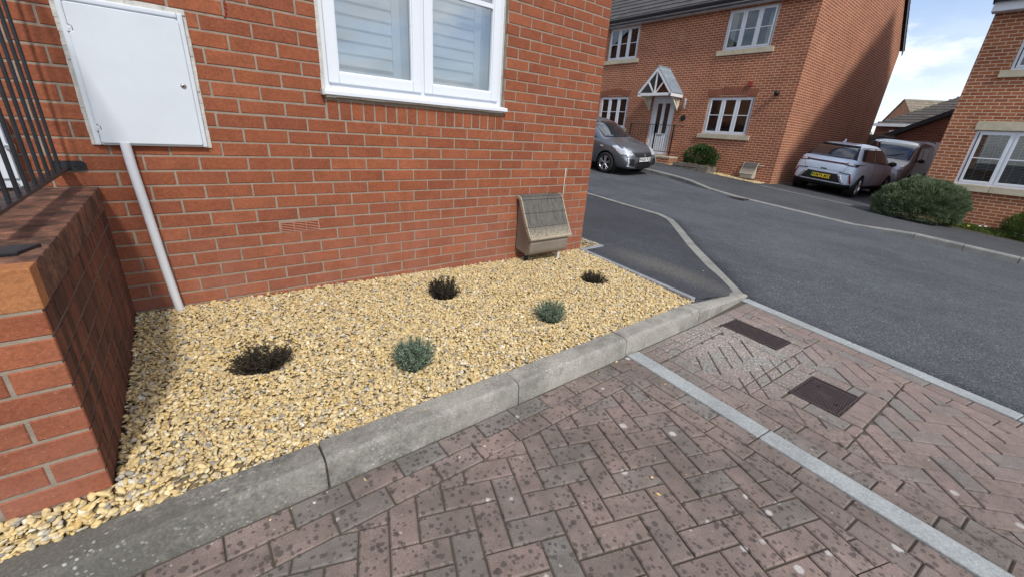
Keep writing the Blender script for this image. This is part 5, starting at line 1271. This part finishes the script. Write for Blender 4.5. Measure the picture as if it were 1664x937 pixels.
def patch(bvh, poly, axis, name, mat, parent, off=.006, step=.035, thick=.010, bulge=0.0):
    """panel that follows the body surface; poly in (y,z) for axis 'x+','x-' or (x,z) for 'y+','y-'"""
    poly = ccw(poly); mb = MB(); u0, u1 = min(p[0] for p in poly), max(p[0] for p in poly); v0, v1 = min(p[1] for p in poly), max(p[1] for p in poly)
    sgn = 1 if axis[1] == '+' else -1; cache = {}
    def hit(u, v):
        k = (round(u, 4), round(v, 4))
        if k in cache: return cache[k]
        if axis[0] == 'x': o_, d_ = Vector((10*sgn, u, v)), Vector((-sgn, 0, 0))
        else: o_, d_ = Vector((u, 10*sgn, v)), Vector((0, -sgn, 0))
        h, nn, _, _ = bvh.ray_cast(o_, d_)
        if h is None: cache[k] = None; return None
        if nn.dot(d_) > 0: nn = -nn
        mb.v.append(tuple(h+nn*off)); cache[k] = len(mb.v)-1; return cache[k]
    nu, nv = max(1, math.ceil((u1-u0)/step)), max(1, math.ceil((v1-v0)/step))
    for i in range(nu):
        for j in range(nv):
            a, b, c, d = u0+(u1-u0)*i/nu, u0+(u1-u0)*(i+1)/nu, v0+(v1-v0)*j/nv, v0+(v1-v0)*(j+1)/nv
            q_ = clip_convex([(a, c), (b, c), (b, d), (a, d)], poly)
            if len(q_) < 3: continue
            ids = []
            for w_ in q_:
                t_ = hit(*w_)
                if t_ is not None and (not ids or ids[-1] != t_) and t_ not in ids: ids.append(t_)
            if len(ids) > 2: mb.f.append(tuple(ids)); mb.m.append(0); mb.r.append(.5)
    if not mb.f: return None
    o = mb.build(name, mat, parent, smooth=True)
    sol = o.modifiers.new('s', 'SOLIDIFY'); sol.thickness = thick; sol.offset = 0; return o
def pose(root, x, y, yaw, L, off=0.0):
    d = Vector((math.cos(yaw), math.sin(yaw), 0)); hz = lambda q: zg(q.x, q.y)
    a = Vector((x, y, 0)); b = a+d*L; l = Vector((-d.y, d.x, 0)); a.z = hz(a); b.z = hz(b); f = (b-a).normalized()
    m_ = a+(b-a)*.5; sl = (m_+l*.7); sr = (m_-l*.7); sl.z = hz(sl); sr.z = hz(sr); l = (sl-sr).normalized(); u = f.cross(l).normalized(); l = u.cross(f)
    M_ = Matrix((f, l, u)).transposed().to_4x4(); M_.translation = a+Vector((0, 0, off)); root.matrix_world = M_
def make_wheel(root, x, y, r, w_, side_, spokes=5, dark=False):
    t = MB(); y0, y1 = y-side_*w_, y
    t.lathe([(r*.66, y0), (r*.90, y0), (r*.985, y0+side_*.02), (r, y0+side_*.05), (r, y1-side_*.05), (r*.985, y1-side_*.018), (r*.92, y1+side_*.004), (r*.80, y1+side_*.006), (r*.68, y1-side_*.004), (r*.66, y1-side_*.02)], 48, 'y', (x, 0, r))
    tw = t.build('wheel', m_tyre, root, smooth=True, angle=50)
    m_ = MB(); yf = y1-side_*.012
    m_.lathe([(r*.69, yf), (r*.65, yf+side_*.006), (r*.62, yf-side_*.01), (r*.61, y0)], 48, 'y', (x, 0, r))
    for k in range(spokes):
        for dlt in (-.17, .17):
            a = 2*PI*k/spokes+PI/2; b = a+dlt; ca, sa = math.cos(a+dlt*.35), math.sin(a+dlt*.35); cb, sb = math.cos(b), math.sin(b)
            A, B = Vector((x+r*.10*ca, yf-side_*.004, r+r*.10*sa)), Vector((x+r*.63*cb, yf-side_*.008, r+r*.63*sb)); m_.tube([A, A.lerp(B, .5), B], [r*.060, r*.042, r*.055], 6)
    m_.lathe([(0.0001, yf+side_*.012), (r*.10, yf+side_*.010), (r*.16, yf), (r*.17, yf-side_*.02)], 20, 'y', (x, 0, r))
    m_.build('rim', m_rim, tw, smooth=True, angle=40)
    d_ = MB(); d_.lathe([(0.0001, yf-side_*.07), (r*.61, yf-side_*.07)], 32, 'y', (x, 0, r)); d_.build('brake_disc', m_blackp, tw)
def plate(root, bvh, x, z, txt, mat, face, w_=.52, h_=.111, green=False, tilt=0, name='number_plate'):
    q = MB(); s_ = 1 if face == 'x+' else -1
    q.box(x-.006, x+.006, -w_/2, w_/2, z-h_/2, z+h_/2, ch=.003); pl = q.build(name, mat, root)
    if green: q = MB(); q.box(x+s_*.0062-.0006, x+s_*.0062+.0006, s_*(-w_/2+.004), s_*(-w_/2+.05), z-h_/2+.004, z+h_/2-.004); q.build('plate_band', m_pg, pl)
    cu = bpy.data.curves.new('t', 'FONT'); cu.body = txt; cu.size = h_*1.0; cu.align_x = 'CENTER'; cu.align_y = 'CENTER'; cu.extrude = .0012; cu.offset = .0022; cu.space_character = 1.08
    to = bpy.data.objects.new('t', cu); C.objects.link(to); me = evaluated(to); bpy.data.objects.remove(to)
    me.transform(Matrix.Scale(.92, 4, (1, 0, 0)))
    Mx = Matrix(((0, 0, s_, x+s_*.0072), (s_, 0, 0, (s_*.022 if green else 0)), (0, 1, 0, z), (0, 0, 0, 1)))
    me.transform(Mx); me.materials.clear(); me.materials.append(m_blackp)
    o = bpy.data.objects.new('plate_text', me); C.objects.link(o); o.parent = pl; return pl
def mirror_(root, x, y, z, mat, s_):
    q = MB(); bm = bmesh.new(); bmesh.ops.create_uvsphere(bm, u_segments=16, v_segments=10, radius=1); bm.verts.index_update()
    q.mesh([(x+v.co.x*.075, y+s_*.10+v.co.y*.11, z+v.co.z*.075) for v in bm.verts], [[v.index for v in f.verts] for f in bm.faces]); bm.free()
    q.tube([(x, y-s_*.05, z-.04), (x, y+s_*.05, z-.02)], .02, 8); q.build('door_mirror', mat, root, smooth=True)
def seams(bvh, root, lines, axis, off=.0035):
    for ln in lines:
        mb = MB(); pts_ = []; sgn = 1 if axis[1] == '+' else -1
        for a, b in zip(ln, ln[1:]):
            for k in range(9):
                u, v = a[0]+(b[0]-a[0])*k/8, a[1]+(b[1]-a[1])*k/8
                if axis[0] == 'x': h, nn, _, _ = bvh.ray_cast(Vector((10*sgn, u, v)), Vector((-sgn, 0, 0)))
                else: h, nn, _, _ = bvh.ray_cast(Vector((u, 10*sgn, v)), Vector((0, -sgn, 0)))
                if h is not None: pts_.append(h+nn*.001)
        if len(pts_) > 2: mb.tube(pts_, .0035, 5); mb.build('panel_gap', m_blackp, root)

# grey hatchback, forward = +x local
c1_ = empty('hatchback', (9.70, 8.33, 0), R(-90), 'grey metallic hatchback parked by the far kerb, half hidden by the brick corner', 'car')
st = [(0.0, .36, .55, .52, .66, .80, .64, .92, .52), (.06, .26, .70, .56, .79, .93, .75, 1.08, .60), (.20, .21, .76, .58, .83, .97, .79, 1.34, .60), (.50, .19, .78, .60, .845, .985, .80, 1.46, .60),
      (1.2, .18, .79, .60, .85, .95, .81, 1.50, .61), (1.7, .18, .79, .60, .85, .935, .81, 1.49, .61), (2.10, .18, .79, .60, .85, .925, .81, 1.43, .61), (2.42, .18, .79, .60, .85, .915, .805, 1.25, .62),
      (2.72, .18, .79, .60, .848, .905, .80, 1.03, .66), (2.88, .18, .79, .60, .848, .89, .795, .955, .70), (3.15, .18, .79, .59, .846, .85, .785, .915, .68), (3.42, .19, .78, .57, .838, .79, .76, .865, .64), (3.62, .20, .76, .52, .81, .71, .72, .79, .58),
      (3.77, .20, .72, .46, .745, .60, .66, .68, .54), (3.84, .21, .64, .42, .655, .52, .60, .58, .48), (3.87, .25, .52, .40, .53, .48, .50, .51, .40)]
WR = .30
bo, bv = car_body('hatch', st, m_grey, c1_, (.66, 3.09), WR, .85)
patch(bv, [(-.60, .985), (.60, .985), (.53, 1.38), (-.53, 1.38)], 'x+', 'windscreen', m_cglass, c1_, step=.05)
for s_, ax in ((-1, 'y-'), (1, 'y+')):
    patch(bv, [(1.55, .965), (2.40, .955), (2.14, 1.20), (1.86, 1.38), (1.55, 1.41)], ax, 'side_window', m_cglass, c1_)
    patch(bv, [(.70, .995), (1.49, .965), (1.49, 1.41), (1.05, 1.40), (.85, 1.32)], ax, 'side_window', m_cglass, c1_)
    patch(bv, [(2.44, .955), (2.62, .95), (2.44, 1.08)], ax, 'quarter_window', m_cglass, c1_)
    seams(bv, c1_, [[(2.50, .93), (2.56, .7), (2.52, .32)], [(1.52, .95), (1.50, .32)], [(2.52, .30), (1.1, .30)]], ax)
    patch(bv, [(2.82, .74), (2.92, .74), (2.90, .78), (2.83, .78)], ax, 'side_repeater', m_head, c1_, step=.03)
    for x in (.66, 3.09): make_wheel(c1_, x, s_*.838, WR, .19, s_)
    mirror_(c1_, 2.30, s_*.84, .99, m_grey, s_)
    patch(bv, [(3.20, .81), (3.36, .825), (3.66, .70), (3.72, .60), (3.56, .60), (3.36, .72)], ax, 'headlight', m_head, c1_, step=.03)
    patch(bv, [(s_*.72, .62), (s_*.72, .74), (s_*.60, .80), (s_*.47, .70), (s_*.44, .60), (s_*.58, .58)], 'x+', 'headlight', m_head, c1_, step=.03)
    patch(bv, [(s_*.68, .30), (s_*.66, .52), (s_*.46, .50), (s_*.40, .32), (s_*.55, .27)], 'x+', 'fog_light_surround', m_blackp, c1_, step=.03)
    patch(bv, [(s_*.685, .30), (s_*.665, .53), (s_*.63, .53), (s_*.645, .29)], 'x+', 'running_light', m_head, c1_, off=.012, step=.03)
    patch(bv, [(s_*.685, .29), (s_*.66, .33), (s_*.44, .285), (s_*.44, .262)], 'x+', 'chrome_trim', m_chrome, c1_, off=.012, step=.03)
    q = MB(); q.lathe([(.0001, .012), (.035, .010), (.045, 0)], 16, 'x', (3.80, s_*.56, .38)); q.build('fog_light', m_head, c1_)
patch(bv, [(-.40, .655), (-.37, .555), (.37, .555), (.40, .655)], 'x+', 'grille', m_blackp, c1_, step=.03)
patch(bv, [(-.36, .42), (-.38, .29), (-.30, .25), (.30, .25), (.38, .29), (.36, .42)], 'x+', 'lower_grille', m_blackp, c1_, step=.03)
for z in (.295, .33, .365, .395): patch(bv, [(-.34, z), (.34, z), (.34, z+.010), (-.34, z+.010)], 'x+', 'grille_bar', m_rim if 0 else m_black, c1_, off=.014, step=.04)
patch(bv, [(-.30, .245), (-.28, .195), (.28, .195), (.30, .245)], 'x+', 'splitter', m_blackp, c1_, step=.04)
plate(c1_, bv, 3.905, .485, 'WG65 PLX', m_pw, 'x+')
q = MB(); q.tube([(3.872, .040, .632), (3.875, .0, .648), (3.875, -.032, .634), (3.880, .0, .612), (3.882, .032, .604), (3.884, .0, .580), (3.882, -.040, .590)], .010, 6); q.build('badge', m_chrome, c1_, smooth=True)
seams(bv, c1_, [[(-.66, .86), (-.58, .76), (-.40, .675), (.40, .675), (.58, .76), (.66, .86)]], 'x+')
q = MB(); q.tube([(2.80, -.1, 1.01), (2.60, .25, 1.14)], .008, 6); q.tube([(2.80, .3, 1.01), (2.62, .56, 1.10)], .008, 6); q.build('wiper', m_blackp, c1_)
pose(c1_, 9.70, 8.58, R(-90), 3.87, .002)

# silver electric hatch, rear towards us, forward=+x world
c2_ = empty('electric_hatchback', (14.72, 1.62, 0), R(-3), 'pale silver electric hatchback seen from behind with yellow plate', 'car')
st = [(0.0, .40, .58, .56, .66, .74, .62, .86, .50), (.05, .29, .74, .60, .80, .92, .74, 1.00, .62), (.14, .24, .80, .62, .85, 1.00, .79, 1.08, .68), (.34, .20, .81, .63, .872, 1.02, .80, 1.33, .62), (.58, .19, .82, .64, .88, 1.02, .80, 1.50, .59), (.90, .18, .82, .64, .885, 1.01, .805, 1.555, .60),
      (1.8, .17, .82, .64, .885, .99, .81, 1.575, .62), (2.4, .17, .82, .64, .885, .98, .81, 1.55, .62), (2.9, .17, .82, .64, .885, .97, .81, 1.38, .64), (3.25, .18, .82, .62, .88, .96, .80, 1.14, .68), (3.42, .18, .82, .62, .878, .95, .80, 1.04, .70),
      (3.8, .19, .80, .58, .85, .86, .76, .95, .64), (4.08, .20, .76, .54, .79, .74, .70, .84, .58), (4.22, .21, .66, .50, .69, .60, .62, .68, .50), (4.27, .26, .52, .46, .54, .54, .5, .6, .42)]
bo, bv = car_body('ev', st, m_silver, c2_, (.72, 3.42), .32, .885)
patch(bv, [(-.60, 1.10), (.60, 1.10), (.54, 1.445), (-.54, 1.445)], 'x-', 'rear_window', m_cglass, c2_, step=.05)
patch(bv, [(-.70, 1.085), (-.585, 1.10), (-.53, 1.44), (-.56, 1.40)], 'x-', 'rear_pillar', m_blackp, c2_, step=.04); patch(bv, [(.70, 1.085), (.585, 1.10), (.53, 1.44), (.56, 1.40)], 'x-', 'rear_pillar', m_blackp, c2_, step=.04)
patch(bv, [(-.78, .945), (-.46, .955), (-.40, .985), (.40, .985), (.46, .955), (.78, .945), (.80, .985), (-.80, .985)][:6] if 0 else [(-.76, .935), (.76, .935), (.78, .975), (-.78, .975)], 'x-', 'light_bar', m_blackp, c2_, off=.007, step=.03)
patch(bv, [(-.70, .945), (.70, .945), (.70, .955), (-.70, .955)], 'x-', 'light_strip', m_tail, c2_, off=.015, step=.03)
for s_ in (-1, 1):
    patch(bv, [(s_*.50, .925), (s_*.79, .90), (s_*.81, .985), (s_*.52, .99)], 'x-', 'tail_light', m_cglass, c2_, off=.010, step=.03)
    patch(bv, [(s_*.56, .935), (s_*.70, .925), (s_*.72, .97), (s_*.58, .98)], 'x-', 'tail_lens', m_head, c2_, off=.018, step=.03)
    patch(bv, [(s_*.70, .66), (s_*.735, .69), (s_*.80, .44), (s_*.775, .42)], 'x-', 'reflector', m_tail, c2_, off=.010, step=.03)
    patch(bv, [(s_*.44, .69), (s_*.72, .675), (s_*.73, .695), (s_*.44, .71)], 'x-', 'bumper_crease', m_blackp, c2_, off=.007, step=.03)
    patch(bv, [(s_*.42, .62), (s_*.56, .40), (s_*.63, .40), (s_*.50, .62)], 'x-', 'air_outlet', m_rim, c2_, off=.014, step=.03)
    ax = 'y+' if s_ > 0 else 'y-'
    patch(bv, [(.62, 1.07), (1.55, 1.035), (1.55, 1.44), (.95, 1.42)], ax, 'side_window', m_cglass, c2_)
    patch(bv, [(1.61, 1.035), (2.75, 1.02), (2.5, 1.32), (2.1, 1.45), (1.61, 1.44)], ax, 'side_window', m_cglass, c2_)
    patch(bv, [(.40, 1.09), (.60, 1.07), (.93, 1.42), (.66, 1.40)], ax, 'quarter_panel', m_blackp, c2_)
    patch(bv, [(1.15, .34), (3.0, .34), (3.0, .22), (1.15, .22)], ax, 'side_skirt', m_blackp, c2_)
    seams(bv, c2_, [[(1.58, 1.03), (1.60, .7), (1.56, .35)], [(2.72, 1.0), (2.74, .36)], [(.98, .95), (1.05, .78)]], ax)
    for x in (.72, 3.42): make_wheel(c2_, x, s_*.872, .32, .20, s_)
    mirror_(c2_, 2.68, s_*.87, 1.06, m_blackp, s_)
patch(bv, [(-.62, .40), (.62, .40), (.44, .64), (-.44, .64)], 'x-', 'bumper_insert', m_blackp, c2_, off=.006, step=.03)
patch(bv, [(-.80, .37), (-.74, .20), (.74, .20), (.80, .37)], 'x-', 'lower_bumper', m_blackp, c2_, off=.006, step=.03)
patch(bv, [(-.54, .385), (-.54, .365), (.54, .365), (.54, .385)], 'x-', 'trim_strip', m_rim, c2_, off=.016, step=.03)
plate(c2_, bv, -.030, .525, 'WM75 MYL', m_py, 'x-', green=True)
patch(bv, [(-.09, .735), (.09, .735), (.07, .760), (-.07, .760)], 'x-', 'tailgate_handle', m_blackp, c2_, off=.008, step=.03)
seams(bv, c2_, [[(-.60, .92), (-.52, .72), (.52, .72), (.60, .92)]], 'x-')
patch(bv, [(-.52, 1.452), (.52, 1.452), (.50, 1.475), (-.50, 1.475)], 'x-', 'spoiler', m_blackp, c2_, off=.012, step=.05)
q = MB(); q.prism([(.66, 1.53), (.92, 1.55), (.86, 1.60), (.82, 1.65), (.78, 1.60)], lambda u, v, d: (u, d, v), -.022, .022); q.build('aerial_fin', m_silver, c2_, bevel=.008)
q = MB(); q.tube([(.17, .02, 1.13), (.30, -.22, 1.28)], .008, 6); q.build('wiper', m_blackp, c2_)
pose(c2_, 14.70, 1.62, R(-3), 4.27, .032)
# van facing us
c3_ = empty('van', (25.6, 1.55, 0), R(180), 'silver van parked in front of the garage behind the electric car', 'van')
st = [(0.0, .40, .78, .8, .86, 1.05, .84, 1.72, .70), (.10, .28, .84, .8, .92, 1.1, .90, 1.84, .76), (.6, .22, .86, .75, .94, 1.08, .91, 1.88, .78), (2.5, .20, .86, .75, .95, 1.06, .92, 1.90, .79), (3.5, .20, .86, .72, .95, 1.05, .92, 1.86, .78),
      (3.9, .20, .86, .72, .95, 1.05, .91, 1.66, .78), (4.25, .20, .86, .70, .945, 1.04, .90, 1.28, .80), (4.42, .21, .85, .68, .94, 1.0, .89, 1.13, .80), (4.70, .22, .83, .62, .90, .90, .85, 1.03, .74), (4.88, .22, .78, .56, .84, .74, .80, .88, .66), (4.95, .25, .66, .5, .70, .6, .68, .68, .55)]
bo, bv = car_body('van', st, m_van, c3_, (.85, 3.95), .33, .95)
patch(bv, [(-.76, 1.18), (.76, 1.18), (.70, 1.78), (-.70, 1.78)], 'x+', 'windscreen', m_cglass, c3_, step=.06)
for s_ in (-1, 1):
    ax = 'y+' if s_ > 0 else 'y-'
    patch(bv, [(3.0, 1.12), (4.02, 1.12), (3.72, 1.66), (3.0, 1.70)], ax, 'side_window', m_cglass, c3_)
    patch(bv, [(1.9, 1.12), (2.9, 1.12), (2.9, 1.70), (1.9, 1.70)], ax, 'side_window', m_cglass, c3_)
    seams(bv, c3_, [[(2.95, 1.8), (2.95, .3)], [(1.8, 1.8), (1.8, .3)], [(4.08, 1.1), (4.12, .8)]], ax)
    for x in (.85, 3.95): make_wheel(c3_, x, s_*.937, .33, .21, s_)
    mirror_(c3_, 3.95, s_*.95, 1.20, m_blackp, s_)
    patch(bv, [(s_*.80, .82), (s_*.76, .97), (s_*.54, .96), (s_*.50, .80)], 'x+', 'headlight', m_head, c3_, step=.04)
    q = MB(); q.tube([(.6, s_*.74, 1.91), (.8, s_*.74, 1.945), (2.9, s_*.74, 1.955), (3.1, s_*.74, 1.91)], .018, 6); q.build('roof_bar', m_blackp, c3_)
patch(bv, [(-.46, .80), (-.44, .94), (.44, .94), (.46, .80)], 'x+', 'grille', m_blackp, c3_, step=.04)
patch(bv, [(-.62, .34), (-.58, .52), (.58, .52), (.62, .34)], 'x+', 'lower_grille', m_blackp, c3_, step=.04)
q = MB(); q.tube([(4.35, -.05, 1.2), (4.18, .5, 1.40)], .010, 6); q.build('wiper', m_blackp, c3_)
pose(c3_, 25.4, 1.50, R(180), 4.95, .03)
S.cycles.max_bounces = 6
